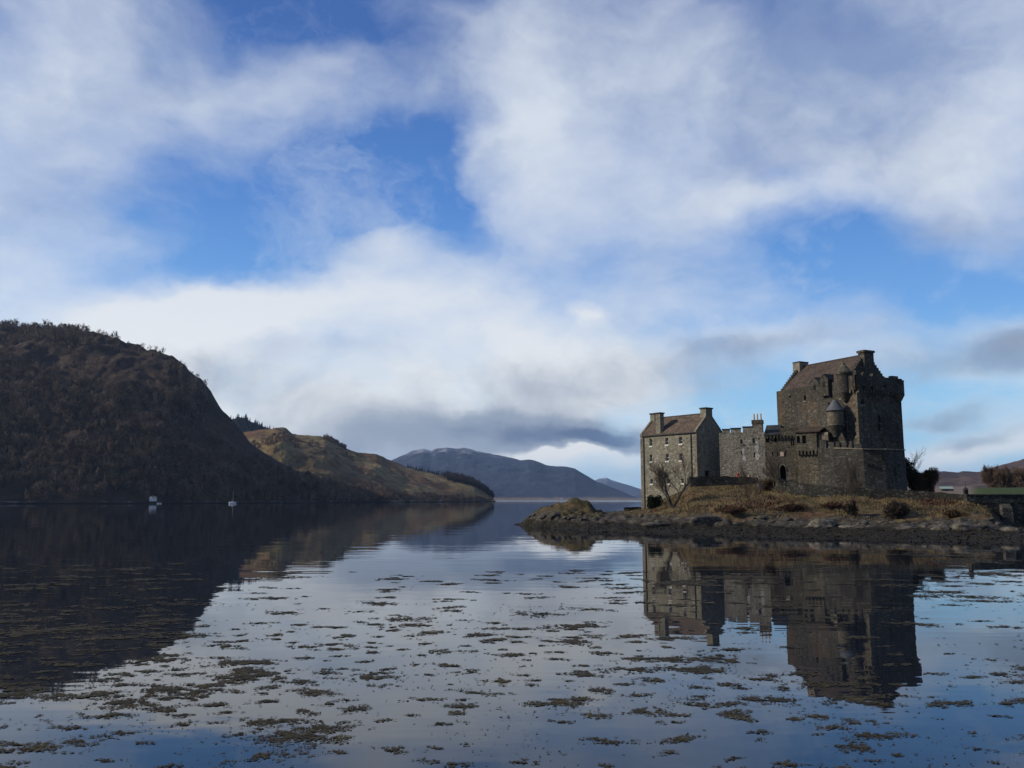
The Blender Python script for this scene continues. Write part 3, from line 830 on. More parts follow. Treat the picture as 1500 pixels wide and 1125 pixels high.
# ------------------------------------------------------------------ curtain wall between house and gatehouse
CA = HR + gu * (-0.6) + hu * 0.01
CA = np.array([xat(1054, 139.0, 12), 139.0]); CB = np.array([xat(1121, 136.2, 12), 136.2])
cu = unit(CB - CA); cn = np.array([cu[1], -cu[0]]); clen = float(np.hypot(*(CB - CA)))
cw = thing('curtain_wall', (*((CA + CB) / 2), 7.0), 'pale mottled castle wall with three stepped merlons between the gabled house and the gatehouse', 'castle wall')
zc = on_wall(1080, 633.5, CA, cu, cn)[1]
zm = on_wall(1080, 628.0, CA, cu, cn)[1]
ch = [px_hole(1084.3, 1087.8, 643.5, 650.3, CA, cu, cn), px_hole(1102.2, 1105.8, 641.8, 649.5, CA, cu, cn), px_hole(1110.4, 1112.4, 641.5, 643.5, CA, cu, cn), px_hole(1085.2, 1086.8, 660.5, 665.5, CA, cu, cn),
      px_hole(1104.0, 1105.8, 662.5, 670, CA, cu, cn)]
mb = MB(); mb.facade(CA, cu, cn, clen, 4.0, zc, ch, 0.4)
mb.box(CA, cu, cn, 0, clen, -1.2, -0.45, 4.0, zc)
mb.add([(*(CA), zc), (*(CB), zc), (*(CB - cn * 0.46), zc), (*(CA - cn * 0.46), zc)], [(0, 1, 2, 3)])
mb.build('wall', M['curtain_stone'], cw)
a_m = lambda px: on_wall(px, 630, CA, cu, cn)[0]
for p0, p1, dz_ in ((1058.0, 1068.5, -0.12), (1070.5, 1084.6, 0.0), (1088.0, 1101.8, 0.18)):
    m_ = MB(); m_.box(CA, cu, cn, a_m(p0), a_m(p1), -0.5, 0.0, zc, zm + dz_); m_ = m_.build('merlon', M['curtain_stone'], cw)
    MB().box(CA, cu, cn, a_m(p0) - 0.08, a_m(p1) + 0.08, -0.6, 0.08, zm + dz_, zm + dz_ + 0.16).build('coping', M['slate'], m_)
for h_ in ch[:2]:
    add_window(cw, CA, cu, cn, *h_, 0.36, True, 1, M['old_wood'])
for h_ in ch[2:]:
    slit(cw, CA, cu, cn, *h_, 0.36)
# patches of old white harling left on the face
hp = MB(); rnd = random.Random(8)
def patch(mb, o, u, n, px0, px1, py0, py1, seed):
    a0, a1, z0, z1 = px_hole(px0, px1, py0, py1, o, u, n)
    r = random.Random(seed); pts = []
    for i in range(22):
        t = 2 * math.pi * i / 22
        k = 0.5 * (0.72 + 0.4 * r.random())
        pts.append(((a0 + a1) / 2 + (a1 - a0) * k * math.cos(t), (z0 + z1) / 2 + (z1 - z0) * k * math.sin(t)))
    mb.vprism(o, u, n, pts, 0.004, 0.03)
patch(hp, CA, cu, cn, 1105.5, 1112.5, 646, 662, 1); patch(hp, CA, cu, cn, 1106, 1113.5, 663, 674, 2)
patch(hp, CA, cu, cn, 1087, 1091, 656, 665, 3); patch(hp, CA, cu, cn, 1087.5, 1094.5, 667, 678, 4)
def harl():
    m, g = mat_new('old_harling')
    p = g.obj()
    n = g.noise(p, 2.4, 5, 0.7)
    finish(g, g.ramp(n, [(0.38, (0.09, 0.08, 0.065)), (0.46, (0.36, 0.345, 0.30)), (0.7, (0.46, 0.44, 0.40))]), 0.95, g.bump(n, 0.5, 0.05), 0.1)
    return m
M['harling'] = harl()
hp.build('harling_patch', M['harling'], cw)
ca0, ca1 = a_m(1101.9), a_m(1117.0)
mb = MB(); mb.box(CA, cu, cn, ca0, ca1, -1.3, 0.02, zc, on_wall(1108, 624.6, CA, cu, cn)[1])
base_ch = mb.build('chimney_base', M['curtain_stone'], cw)
zt = on_wall(1108, 615.0, CA, cu, cn)[1]
chimney(cw, CA, cu, cn, ca0 + 0.0, ca1 - 0.0, -1.2, -0.1, on_wall(1108, 624.6, CA, cu, cn)[1], on_wall(1108, 620.6, CA, cu, cn)[1], M['dressed_stone'], M['gate_stone'], zt - on_wall(1108, 620.6, CA, cu, cn)[1], 0.08, 'chimney', 3)

# ------------------------------------------------------------------ gatehouse
GA = CB.copy(); GB = np.array([xat(1169, 134.4, 10), 134.4])
g_u = unit(GB - GA); g_n = np.array([g_u[1], -g_u[0]]); glen = float(np.hypot(*(GB - GA)))
gh = thing('gatehouse', (*((GA + GB) / 2), 7.0), 'brownish stone castle gatehouse with a dark pointed archway and a lean-to roof below the keep', 'gatehouse')
za = on_wall(1146, 700, GA, g_u, g_n)[1] - 0.3
ac = on_wall(1146.0, 690, GA, g_u, g_n)[0]
al, ar = on_wall(1140.0, 690, GA, g_u, g_n)[0], on_wall(1153.6, 690, GA, g_u, g_n)[0]
zarch = on_wall(1147, 677.8, GA, g_u, g_n)[1]
zg = on_wall(1140, 637.5, GA, g_u, g_n)[1]
gholes = [px_hole(*h, GA, g_u, g_n) for h in ((1121.0, 1122.8, 662, 669), (1131.0, 1132.8, 662, 669), (1138.2, 1140.0, 661.6, 668.2), (1150.0, 1151.8, 661.3, 667.8), (1158.8, 1160.2, 643.5, 653.5), (1161.8, 1163.2, 643, 653),
                                                  (1121.5, 1126.5, 641.2, 648.0), (1134.0, 1138.0, 640, 647.5))]
aw = (ar - al)
# stone face with a true pointed opening: filled from quads above and beside the arch
mb = MB()
hbox = (al, ar, za - 2.0, zarch + 0.0)
mb.facade(GA, g_u, g_n, glen, 4.0, zg, gholes + [hbox], 0.4)
apts = arch_poly(aw - 0.5, zarch - za - 0.35, (zarch - za) * 0.52, 9)
top = [(p[0] + (al + ar) / 2, p[1] + za) for p in apts[2:]]
k = len(top)
half = k // 2
P3 = lambda a, z, b: (*(GA + g_u * a - g_n * b), z)
# spandrels each side of the arch, flush a little behind the face
for b_ in (0.06,):
    rp = [(ar, za - 2.0), (ar, zarch)] + [(top[half][0], zarch)] + top[half::-1] + [(top[0][0], za - 2.0)]
    lp = [(al, za - 2.0), (top[-1][0], za - 2.0)] + top[:half - 1:-1] + [(top[half][0], zarch), (al, zarch)]
    mb.vprism(GA, g_u, g_n, rp, -b_, -0.45); mb.vprism(GA, g_u, g_n, lp, -b_, -0.45)
mb.add([P3(al, za - 2, 1.6), P3(ar, za - 2, 1.6), P3(ar, zarch, 1.6), P3(al, zarch, 1.6)], [(0, 1, 2, 3)])
mb.box(GA, g_u, g_n, 0, al, -6.0, -0.5, 4.0, zg); mb.box(GA, g_u, g_n, ar, glen, -6.0, -0.5, 4.0, zg)
mb.box(GA, g_u, g_n, al, ar, -6.0, -0.5, zarch, zg)
mb.build('wall', M['gate_stone'], gh)
MB().box(GA, g_u, g_n, al + 0.02, ar - 0.02, -1.58, -1.5, za - 2, zarch - 0.02).build('door', M['dark_hollow'], gh)  # near-black sheet for the darkness inside the archway
# arch moulding
mo = MB()
opts = [((p[0]) * 1.18 + (al + ar) / 2, p[1] * 1.07 + za) for p in arch_poly(aw - 0.5, zarch - za - 0.35, (zarch - za) * 0.52, 9)[2:]]
for i in range(k - 1):
    mo.vprism(GA, g_u, g_n, [top[i], opts[i], opts[i + 1], top[i + 1]], 0.10, -0.05)
mo.build('arch_moulding', M['dressed_stone'], gh)
for h_ in gholes[:6]:
    slit(gh, GA, g_u, g_n, *h_, 0.36)
for h_ in gholes[6:]:
    slit(gh, GA, g_u, g_n, *h_, 0.36)
pn = px_hole(1143.0, 1148.0, 662, 668.3, GA, g_u, g_n)
MB().box(GA, g_u, g_n, pn[0], pn[1], 0.003, 0.06, pn[2], pn[3]).build('panel', M['clay'], gh)
# lean-to roof running back to the keep
zr1 = on_wall(1140, 622.8, GA - g_n * 3.8, g_u, g_n)[1]
rf = MB(); rf.vprism(GA, -g_n, g_u, [(-0.35, zg - 0.05), (-0.35, zg + 0.15), (5.0, zr1 + 0.15), (5.0, zr1 - 0.1)], -0.1, on_wall(1141.5, 630, GA, g_u, g_n)[0])
rf.build('roof', M['slate'], gh)
aw2 = on_wall(1141.5, 630, GA, g_u, g_n)[0]
mb = MB(); mb.box(GA, g_u, g_n, aw2 + 0.05, glen + 0.05, -3.0, -0.02, zg + 0.003, on_wall(1155, 626.5, GA, g_u, g_n)[1]); mb.build('upper_wall', M['gate_stone'], gh)
st_ = MB()
for k_ in range(9):
    a_ = 0.4 + k_ * (glen - 0.8) / 8
    st_.box(GA, g_u, g_n, a_ - 0.09, a_ + 0.09, 0.003, 0.30, zg - 0.55, zg - 0.06)
st_.build('corbel_course', M['gate_stone'], gh)

# ------------------------------------------------------------------ oriel block right of the gate with its corbelled upper storey
TA = np.array([xat(1168.5, 132.6, 10), 132.6]); TB = np.array([xat(1199.0, 130.6, 10), 130.6])
t_u = unit(TB - TA); t_n = np.array([t_u[1], -t_u[0]]); tlen = float(np.hypot(*(TB - TA)))
tw = thing('gate_tower', (*((TA + TB) / 2), 6.5), 'square buff stone tower with dark corbels and twin arched windows beside the castle archway', 'tower')
zk = on_wall(1184, 660.5, TA, t_u, t_n)[1]; zkb = on_wall(1184, 668.5, TA, t_u, t_n)[1]
mb = MB(); mb.box(TA, t_u, t_n, 0, tlen, -4.0, 0, 4.0, zk); mb.build('wall', M['gate_stone'], tw)
for k_ in range(6):
    a_ = 0.25 + k_ * (tlen - 0.5) / 5
    MB().box(TA, t_u, t_n, a_ - 0.13, a_ + 0.13, 0.003, 0.42, zkb + 0.25, zk).build('corbel', M['gate_stone'], tw)
ze = on_wall(1185, 633.4, TA, t_u, t_n)[1]
UA = TA + t_n * 0.45
uh = [px_hole(1166.2, 1171.8, 638.5, 649.0, UA, t_u, t_n), px_hole(1175.0, 1181.2, 637.8, 649.5, UA, t_u, t_n)]
uh = [(max(h[0], 0.15), h[1], h[2], h[3]) for h in uh]
mb = MB(); mb.facade(UA, t_u, t_n, tlen, zk, ze, uh, 0.35)
mb.box(UA, t_u, t_n, 0, tlen, -4.4, -0.4, zk + 0.003, ze)
mb.add([(*(UA), zk), (*(UA - t_n * 0.45), zk), (*(UA + t_u * tlen - t_n * 0.45), zk), (*(UA + t_u * tlen), zk)], [(0, 1, 2, 3)])
for a_, s_ in ((0.0, -1), (tlen, 1)):
    mb.add([(*(UA + t_u * a_), zk), (*(UA + t_u * a_), ze), (*(UA + t_u * a_ - t_n * 0.45), ze), (*(UA + t_u * a_ - t_n * 0.45), zk)], [(0, 1, 2, 3)])
mb.build('upper_wall', M['gate_stone'], tw)
for h_ in uh:
    w_ = MB().box(UA, t_u, t_n, h_[0], h_[1], -0.40, -0.30, h_[2], h_[3]).build('window', M['dark_hollow'], tw)
    ar_ = MB()
    ca_, hw_ = (h_[0] + h_[1]) / 2, (h_[1] - h_[0]) / 2
    zz_ = h_[3] - hw_
    for i in range(8):                                       # round heads
        t0, t1 = math.pi * i / 8, math.pi * (i + 1) / 8
        p0, p1 = (ca_ + hw_ * math.cos(t0), zz_ + hw_ * math.sin(t0)), (ca_ + hw_ * math.cos(t1), zz_ + hw_ * math.sin(t1))
        ar_.vprism(UA, t_u, t_n, [p0, (p0[0], h_[3] + 0.002), (p1[0], h_[3] + 0.002), p1], -0.05, -0.28)
    ar_.build('arch_head', M['gate_stone'], w_)
zr2 = on_wall(1185, 624.5, TA - t_n * 3.6, t_u, t_n)[1]
rf = MB(); rf.vprism(UA, -t_n, t_u, [(-0.25, ze - 0.02), (-0.25, ze + 0.16), (4.6, zr2 + 0.2), (4.6, zr2 - 0.1)], -0.15, tlen + 0.6)
rf.build('roof', M['keep_tiles'], tw)
bx0 = tlen + 0.65
mb = MB(); mb.box(UA, t_u, t_n, tlen + 0.004, tlen + 1.75, -3.0, -0.25, zk, ze - 0.1); wl_ = mb.build('side_bay', M['gate_stone'], tw)
MB().box(UA, t_u, t_n, tlen + 0.75, tlen + 1.70, -0.245, -0.19, ze - 1.25, ze - 0.15).build('panel', M['dressed_stone'], wl_)
MB().box(UA, t_u, t_n, tlen + 0.12, tlen + 0.66, -0.245, -0.20, ze - 1.2, ze - 0.3).build('opening', M['dark_hollow'], wl_)

# ------------------------------------------------------------------ bastion in front of the keep
bs = thing('bastion', (xat(1262, 124, 6), 124.0, 5.0), 'dark faceted stone bastion in front of the tall keep, topped by a thin string course', 'bastion')
bpts_px = [(1199.5, 131.0), (1199.6, 128.6), (1223.5, 125.2), (1266.0, 122.0), (1298.0, 121.6), (1318.5, 124.0), (1327.0, 128.2)]
bpts = [(xat(p, D, 8), D) for p, D in bpts_px]
back = [(xat(1327.0, 133, 8), 133.0), (xat(1199.5, 136, 8), 136.0)]
zb = lambda py, D: zat(py, D)
ztop = [zb(654, 131.0), zb(655.5, 128.6), zb(657.0, 125.2), zb(658.5, 122.0), zb(659.0, 121.6), zb(659.5, 124.0), zb(660, 128.2), zb(660, 133.0), zb(654, 136)]
ztop = [max(z, 10.3) if i > 6 else z for i, z in enumerate(ztop)]
cen = np.mean(np.array(bpts), 0)
batter = [tuple(A2(p) + (A2(p) - cen) * 0.018) for p in bpts] + back
mb = MB(); mb.prism(batter, 3.0, ztop, bpts + back); mb.build('wall', M['bastion_stone_shaded'], bs)
sc_ = MB()
for i in range(2, 6):                                         # string course along the top edge
    p, q_ = A2(bpts[i]), A2(bpts[i + 1]); u_ = unit(q_ - p); n_ = np.array([u_[1], -u_[0]]); L_ = float(np.hypot(*(q_ - p)))
    zz0, zz1 = ztop[i], ztop[i + 1]
    vs = []
    for a_, z_ in ((0, zz0), (L_, zz1)):
        for b_ in (-0.3, 0.14):
            for h_ in (0.003, 0.17):
                vs.append((*(p + u_ * a_ + n_ * b_), z_ + h_))
    sc_.add(vs, [(2, 6, 7, 3), (0, 1, 5, 4), (1, 3, 7, 5), (0, 4, 6, 2), (0, 2, 3, 1), (4, 5, 7, 6)])
sc_.build('string_course', M['dressed_stone'], bs)
rnd = random.Random(5)
for i, (f0, f1, h_) in ((2, (0.02, 0.16, 1.0)), (2, (0.24, 0.40, 0.75)), (2, (0.50, 0.60, 1.15)), (2, (0.68, 0.92, 0.8)), (1, (0.55, 0.9, 0.9)), (1, (0.1, 0.42, 1.1))):
    p, q_ = A2(bpts[i]), A2(bpts[i + 1]); L_ = float(np.hypot(*(q_ - p))); u_ = unit(q_ - p); n_ = np.array([u_[1], -u_[0]])
    z_ = ztop[i] * (1 - (f0 + f1) / 2) + ztop[i + 1] * (f0 + f1) / 2
    m_ = MB(); m_.vprism(p, u_, n_, [(f0 * L_, z_ - 0.1), (f1 * L_, z_ - 0.1), (f1 * L_, z_ + h_ * 0.9), ((f0 + f1) / 2 * L_, z_ + h_ * 1.05), (f0 * L_, z_ + h_)], -0.32, -0.9)
    m_.build('merlon', M['bastion_stone_shaded'], bs)
for pxa, pya, i, w_, h_ in ((1272.5, 681.0, 3, 0.30, 0.32), (1278.5, 681, 3, 0.22, 0.28), (1293.0, 669.5, 3, 0.42, 0.55), (1310.5, 690, 4, 0.20, 1.3), (1316, 681, 4, 0.25, 0.25)):
    p, q_ = A2(bpts[i]), A2(bpts[i + 1]); u_ = unit(q_ - p); n_ = np.array([u_[1], -u_[0]])
    a_, z_ = on_wall(pxa, pya, p, u_, n_)
    MB().box(p, u_, n_, a_ - w_ / 2, a_ + w_ / 2, -0.5, 0.14, z_ - h_ / 2, z_ + h_ / 2).build('loophole', M['dark_hollow'], bs)

# ------------------------------------------------------------------ the keep
KL = np.array([xat(1138.0, 140.7, 20), 140.7]); KN = np.array([xat(1255.0, 125.8, 20), 125.8])
ku = unit(KN - KL); klen = float(np.hypot(*(KN - KL)))
kn = np.array([ku[1], -ku[0]])                                 # outward, towards the loch
ru = -kn; rn_ = ku                                             # right face: along and outward
kw = 9.4
KR = KN + ru * kw; KB = KL + ru * kw
kp = thing('castle_keep', (*((KL + KR) / 2), 5.0), 'tall dark square castle keep with steep brown roof, crow-stepped gables and a round corner turret', 'keep')
zp = 21.85                                                     # wall head
zpr = 21.9
kh = [px_hole(*h, KL, ku, kn) for h in ((1177.6, 1180.6, 579.5, 587.0), (1156.0, 1158.4, 579.5, 582.5), (1213.2, 1216.0, 589.5, 597.0), (1229.5, 1231.7, 576.5, 583.0), (1140.5 + 5.5, 1148.0, 589, 590.6))]
rh = [px_hole(*h, KN, ru, rn_) for h in ((1261.0, 1265.8, 585.0, 592.5), (1286.0, 1289.6, 608.5, 618.0), (1286.3, 1290.0, 621.0, 631.0), (1314.4, 1315.8, 623.5, 631.0), (1286.0, 1288.0, 584.5, 586.6), (1290.0, 1291.2, 642, 647))]
mb = MB()
mb.facade(KL, ku, kn, klen, 4.0, zp, kh, 0.4)
mb.facade(KN, ru, rn_, kw, 4.0, zp - 1.6, rh, 0.4)
mb.facade(KR, -ku, -kn, klen, 4.0, zp, [], 0.4)
mb.facade(KB, kn, -ku, kw, 4.0, zp, [], 0.4)
mb.add([(*KL, zp), (*KN, zp), (*KR, zp), (*KB, zp)], [(0, 1, 2, 3)])
mb.build('wall', M['keep_stone_shaded'], kp)
for h_ in (kh[0], kh[2], kh[3]):
    add_window(kp, KL, ku, kn, *h_, 0.36, True, 1, M['old_wood'])
for h_ in (kh[1], kh[4]):
    slit(kp, KL, ku, kn, *h_)
for h_ in rh[:3]:
    add_window(kp, KN, ru, rn_, *h_, 0.36, h_ is rh[0], 1, M['old_wood'])
for h_ in rh[3:]:
    slit(kp, KN, ru, rn_, *h_)
# corbelled parapet round the near corner and right face
zq0, zq1 = zp - 1.6, zp - 0.05
pb = MB()
fa0 = klen - 2.2
emb = [px_hole(1263.0, 1267.6, 565.5, 572.5, KN + rn_ * 0.35, ru, rn_), px_hole(1275.2, 1279.6, 565.5, 574.0, KN + rn_ * 0.35, ru, rn_), px_hole(1294.6, 1297.6, 563.5, 567.5, KN + rn_ * 0.35, ru, rn_)]
PO = KN + rn_ * 0.35
pb.facade(PO - ru * 0.35, ru, rn_, kw + 0.35, zq0, zp + 0.55, [(h[0] + 0.35, h[1] + 0.35, max(h[2], zq0 + 0.1), min(h[3], zp + 0.3)) for h in emb], 0.3)
pb.box(PO - ru * 0.35, ru, rn_, 0, kw + 0.35, -0.75, -0.31, zq0 + 0.01, zp + 0.55)
pb.add([(*(PO - ru * 0.35), zp + .55), (*(PO + ru * kw), zp + .55), (*(PO + ru * kw - rn_ * 0.32), zp + .55), (*(PO - ru * .35 - rn_ * .32), zp + .55)], [(0, 1, 2, 3)])
pb.box(KN, ku, kn, -2.3, -0.02, 0.003, 0.35, zq0, zp + 0.55)
pb.build('parapet', M['keep_stone_shaded'], kp)
cb = MB()
for k_ in range(15):
    a_ = 0.15 + k_ * 0.62
    MB_ = cb.box(KN, ru, rn_, a_ - 0.11, a_ + 0.11, 0.003, 0.32, zq0 - 0.45, zq0 - 0.003)
for k_ in range(4):
    cb.box(KN, ku, kn, -2.2 + k_ * 0.6 - 0.11, -2.2 + k_ * 0.6 + 0.11, 0.003, 0.32, zq0 - 0.45, zq0 - 0.003)
cb.build('corbel_course', M['keep_pale'], kp)
for k_, (a0_, a1_, h_) in enumerate(((-0.35, 0.75, 0.75), (1.35, 2.5, 0.55), (3.2, 4.6, 0.45), (7.2, 8.6, 0.35))):
    m_ = MB(); m_.box(PO, ru, rn_, a0_, a1_, -0.6, -0.02, zp + 0.553, zp + 0.55 + h_); m_.build('merlon', M['keep_stone_shaded'], kp)
for h_ in emb:
    MB().box(PO, ru, rn_, h_[0] - 0.02, h_[1] + 0.02, -0.31, -0.27, max(h_[2], zq0 + 0.1), min(h_[3], zp + 0.3)).build('embrasure', M['dark_hollow'], kp)
# pale corner stones and rain streaked bands
qs = MB(); z_ = 8.0; k = 0
while z_ < zq0 - 0.6:
    L1, L2 = (0.8, 0.45) if k % 2 == 0 else (0.45, 0.8)
    qs.box(KN, ku, kn, -L1, 0.022, -L2, 0.022, z_ + 0.02, z_ + 0.46); z_ += 0.5; k += 1
qs.build('quoin_strip', M['keep_pale'], kp)
# roof between the two crow-stepped gables, set back from the right parapet
m0, m1 = 1.15, klen - 2.1
wmid = 4.55; hwd = 4.25
zr_, ze_ = 26.05, 21.75
RO = KL + ru * wmid
rf = MB()
for s_ in (1, -1):
    rf.vprism(RO, kn * s_, ku, [(hwd + 0.15, ze_), (hwd + 0.15, ze_ + 0.22), (0, zr_ + 0.12), (0, zr_ - 0.15)], m0 + 0.3, m1 - 0.3)
rf = rf.build('roof', M['keep_tiles'], kp)
mb = MB(); mb.box(RO, ku, kn, m0 + 0.3, m1 - 0.3, -0.14, 0.14, zr_ + 0.05, zr_ + 0.24); mb.build('ridge', M['iron'], rf)
def crowstep(n, hw_, zlo, zhi):
    pts = [(-hw_ - 0.15, zlo - 1.0)]
    for i in range(n):
        a = -hw_ - 0.15 + hw_ * i / n; z = zlo + 0.45 + (zhi - zlo) * i / n
        pts += [(a, z), (a + hw_ / n, z)]
    r = [(-a, z) for a, z in reversed(pts)]
    return pts + r
for m_, nm in ((m0, 1), (m1, 2)):
    c_ = MB(); c_.vprism(RO, kn, ku, crowstep(11, hwd, ze_, zr_ + 0.2), m_ - 0.3, m_ + 0.3)
    c_.build('crow_stepped_gable', M['keep_stone_shaded'], kp)
# chimneys at the gable tops
zc2 = zat(516.5, RO[1] + ku[1] * m1)
c_ = chimney(kp, RO, ku, kn, m1 - 0.45, m1 + 0.75, -1.0, 1.0, zp - 1.0, zc2 - 0.1, M['keep_stone_shaded'], M['keep_stone_shaded'], 0.34, 0.15)
zc1 = zat(531.0, RO[1] + ku[1] * m0)
c_ = chimney(kp, RO, ku, kn, m0 - 0.75, m0 + 0.75, -0.95, 1.05, zr_ - 1.6, zc1 - 0.12, M['dressed_stone'], M['slate'], 0.16, 0.05)
# round bartizan at the far right corner
TC = KR + rn_ * 0.15 - ru * 0.62
tt = MB(); tt.cyl(TC, 0.80, 0.80, zat(580.0, KR[1]), zat(559.5, KR[1]), 24); tt = tt.build('corner_turret', M['keep_stone_shaded'], kp)
MB().cyl(TC, 0.35, 0.80, zat(588, KR[1]), zat(580.0, KR[1]) - 0.002, 24).build('corbel', M['keep_pale'], tt)
MB().cyl(TC, 0.84, 0.84, zat(559.5, KR[1]), zat(558.4, KR[1]), 24).build('coping', M['slate'], tt)
# stair turret with conical cap near the corner of the front
sa = on_wall(1237.5, 560, KL, ku, kn)[0]
SC = KL + ku * sa + kn * 0.15
stt = MB(); stt.cyl(SC, 1.02, 1.02, zat(575, SC[1]), zat(546.3, SC[1]), 24); stt = stt.build('stair_turret', M['keep_stone_shaded'], kp)
MB().cyl(SC, 0.35, 1.02, zat(588, SC[1]), zat(575, SC[1]) - 0.002, 24).build('corbel', M['keep_stone_shaded'], stt)
MB().cyl(SC, 1.22, 0.12, zat(546.3, SC[1]), zat(531.5, SC[1]), 24).build('cap', M['gate_stone'], stt)
MB().cyl(SC, 0.06, 0.04, zat(531.5, SC[1]), zat(527.5, SC[1]), 8).build('finial', M['iron'], stt)
MB().cyl(SC, 1.16, 1.16, zat(548.3, SC[1]), zat(546.3, SC[1]) - 0.003, 24).build('eaves_course', M['keep_pale'], stt)
# gabled dormers on the wall head
def dormer(p0, p1, py_e, py_a, py_b, proud):
    a0 = on_wall(p0, py_e, KL, ku, kn)[0]; a1 = on_wall(p1, py_e, KL, ku, kn)[0]
    am = (a0 + a1) / 2
    ze2 = on_wall((p0 + p1) / 2, py_e, KL, ku, kn)[1]; za2 = on_wall((p0 + p1) / 2, py_a, KL, ku, kn)[1]; zb2 = on_wall((p0 + p1) / 2, py_b, KL, ku, kn)[1]
    d_ = MB(); d_.vprism(KL, ku, kn, [(a0, zb2), (a1, zb2), (a1, ze2), (am, za2), (a0, ze2)], proud, -2.6)
    d_ = d_.build('dormer', M['keep_stone_shaded'], kp)
    r_ = MB()
    for s_, e_ in ((-1, a0), (1, a1)):
        r_.vprism(KL, ku, kn, [(am, za2 + 0.004), (am, za2 + 0.2), (e_ + s_ * 0.12, ze2 + 0.1), (e_ + s_ * 0.12, ze2 - 0.1)], proud + 0.05, -2.7)
    r_.build('roof', M['slate'], d_)
    MB().box(KL, ku, kn, am - 0.28, am + 0.28, proud + 0.004, proud + 0.05, ze2 - 1.0, ze2 - 0.25).build('opening', M['dark_hollow'], d_)
dormer(1186.5, 1199.5, 561.5, 554.2, 571, 0.02)
dormer(1204.5, 1216.5, 557.5, 549.5, 580.5, 0.55)
# downpipe and corbels on the front
mb = MB(); a_ = on_wall(1206.5 + 10.5, 565, KL, ku, kn)[0]; mb.box(KL, ku, kn, a_ - 0.12, a_ + 0.12, 0.01, 0.2, zat(583, 131), zat(561, 131)); mb.build('downpipe', M['iron'], kp)
# round turret with a leaded cone, low on the front
LC_D = 127.6
LC = np.array([xat(1224.6, LC_D, 15), LC_D])
lt = MB(); lt.cyl(LC, 1.18, 1.18, zat(622.5, LC_D), zat(602.0, LC_D), 28); lt = lt.build('round_turret', M['keep_pale'], kp)
MB().cyl(LC, 1.42, 0.30, zat(601.8, LC_D), zat(586.0, LC_D), 28).build('lead_cap', M['lead'], lt)
MB().cyl(LC, 1.44, 1.44, zat(602.3, LC_D), zat(601.8, LC_D) - 0.003, 28).build('eaves_course', M['slate'], lt)
MB().cyl(LC, 1.28, 1.28, zat(623.5, LC_D), zat(622.4, LC_D), 28).build('base_course', M['dressed_stone'], lt)
lb = MB(); lb.cyl(LC, 0.40, 1.22, zat(640, LC_D), zat(623.5, LC_D) - 0.003, 24); lb.build('corbel', M['keep_stone_shaded'], lt)
mb = MB(); mb.tube((*(LC + np.array([0.55, -0.6])), zat(588, LC_D)), (*(LC + np.array([1.55, -0.55])), zat(601.5, LC_D)), 0.06, 0.06); mb.tube((*(LC + np.array([1.55, -0.55])), zat(601.5, LC_D)), (*(LC + np.array([1.6, -0.3])), zat(632, LC_D)), 0.06, 0.06); mb.build('drainpipe', M['lead'], kp)

# ------------------------------------------------------------------ garden and path walls
def wall_strip(name, pts, mat, thick, root=None, rough=0.06, seed=0):
    """pts: (x, y, z bottom, z top) along the wall; rubble top edge"""
    r = random.Random(seed); mb = MB()
    P = []
    for i in range(len(pts) - 1):
        a, b = np.array(pts[i]), np.array(pts[i + 1])
        n = max(1, int(np.hypot(*(b - a)[:2]) / 0.5))
        for k in range(n):
            P.append(a + (b - a) * k / n)
    P.append(np.array(pts[-1]))
    for p in P: p[3] += r.uniform(-rough, rough)
    vs = []
    for i, p in enumerate(P):
        t = unit((P[min(i + 1, len(P) - 1)] - P[max(i - 1, 0)])[:2]); nn = np.array([t[1], -t[0]])
        f, k = p[:2] + nn * thick / 2, p[:2] - nn * thick / 2
        vs += [(*(f + nn * 0.08), p[2]), (*f, p[3]), (*k, p[3]), (*(k - nn * 0.08), p[2])]
    fs = []
    for i in range(len(P) - 1):
        b = 4 * i
        for j in range(4):
            fs.append((b + j, b + 4 + j, b + 4 + (j + 1) % 4, b + (j + 1) % 4))
    fs += [(0, 1, 2, 3), tuple(4 * (len(P) - 1) + j for j in (3, 2, 1, 0))]
    mb.add(vs, fs)
    return mb.build(name, mat, root)
def wp(px, pyt, D, zb_):
    z = zat(pyt, D)
    return (xat(px, D, z), D, zb_, z)
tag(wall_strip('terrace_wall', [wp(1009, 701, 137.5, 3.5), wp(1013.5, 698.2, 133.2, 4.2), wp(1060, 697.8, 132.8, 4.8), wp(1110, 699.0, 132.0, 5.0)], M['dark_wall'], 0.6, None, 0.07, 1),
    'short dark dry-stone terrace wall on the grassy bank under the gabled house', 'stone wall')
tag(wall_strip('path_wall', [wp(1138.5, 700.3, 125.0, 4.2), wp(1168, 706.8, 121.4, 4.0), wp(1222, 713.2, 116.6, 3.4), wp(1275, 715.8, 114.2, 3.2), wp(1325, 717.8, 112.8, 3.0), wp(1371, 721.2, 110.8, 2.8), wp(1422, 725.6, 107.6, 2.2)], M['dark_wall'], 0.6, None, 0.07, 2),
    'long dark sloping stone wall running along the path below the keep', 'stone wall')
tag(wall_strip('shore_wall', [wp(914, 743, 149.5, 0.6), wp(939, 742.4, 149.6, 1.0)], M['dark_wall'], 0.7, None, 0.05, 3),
    'low stub of stone wall at the water side of the pale gabled house', 'stone wall')

# ------------------------------------------------------------------ stone bridge leaving the islet on the right
br = thing('stone_bridge', (xat(1470, 101, 3), 101.0, 0.5), 'dark stone bridge with a solid parapet leading off the islet past the rocks', 'bridge')
b0 = np.array([xat(1424, 106.5, 4), 106.5]); b1 = np.array([b0[0] + 62.0, 99.0])
bu = unit(b1 - b0); bn = np.array([bu[1], -bu[0]]); bl = float(np.hypot(*(b1 - b0)))
bw = 4.2
zd = zat(736.5, 105)
bd = MB()
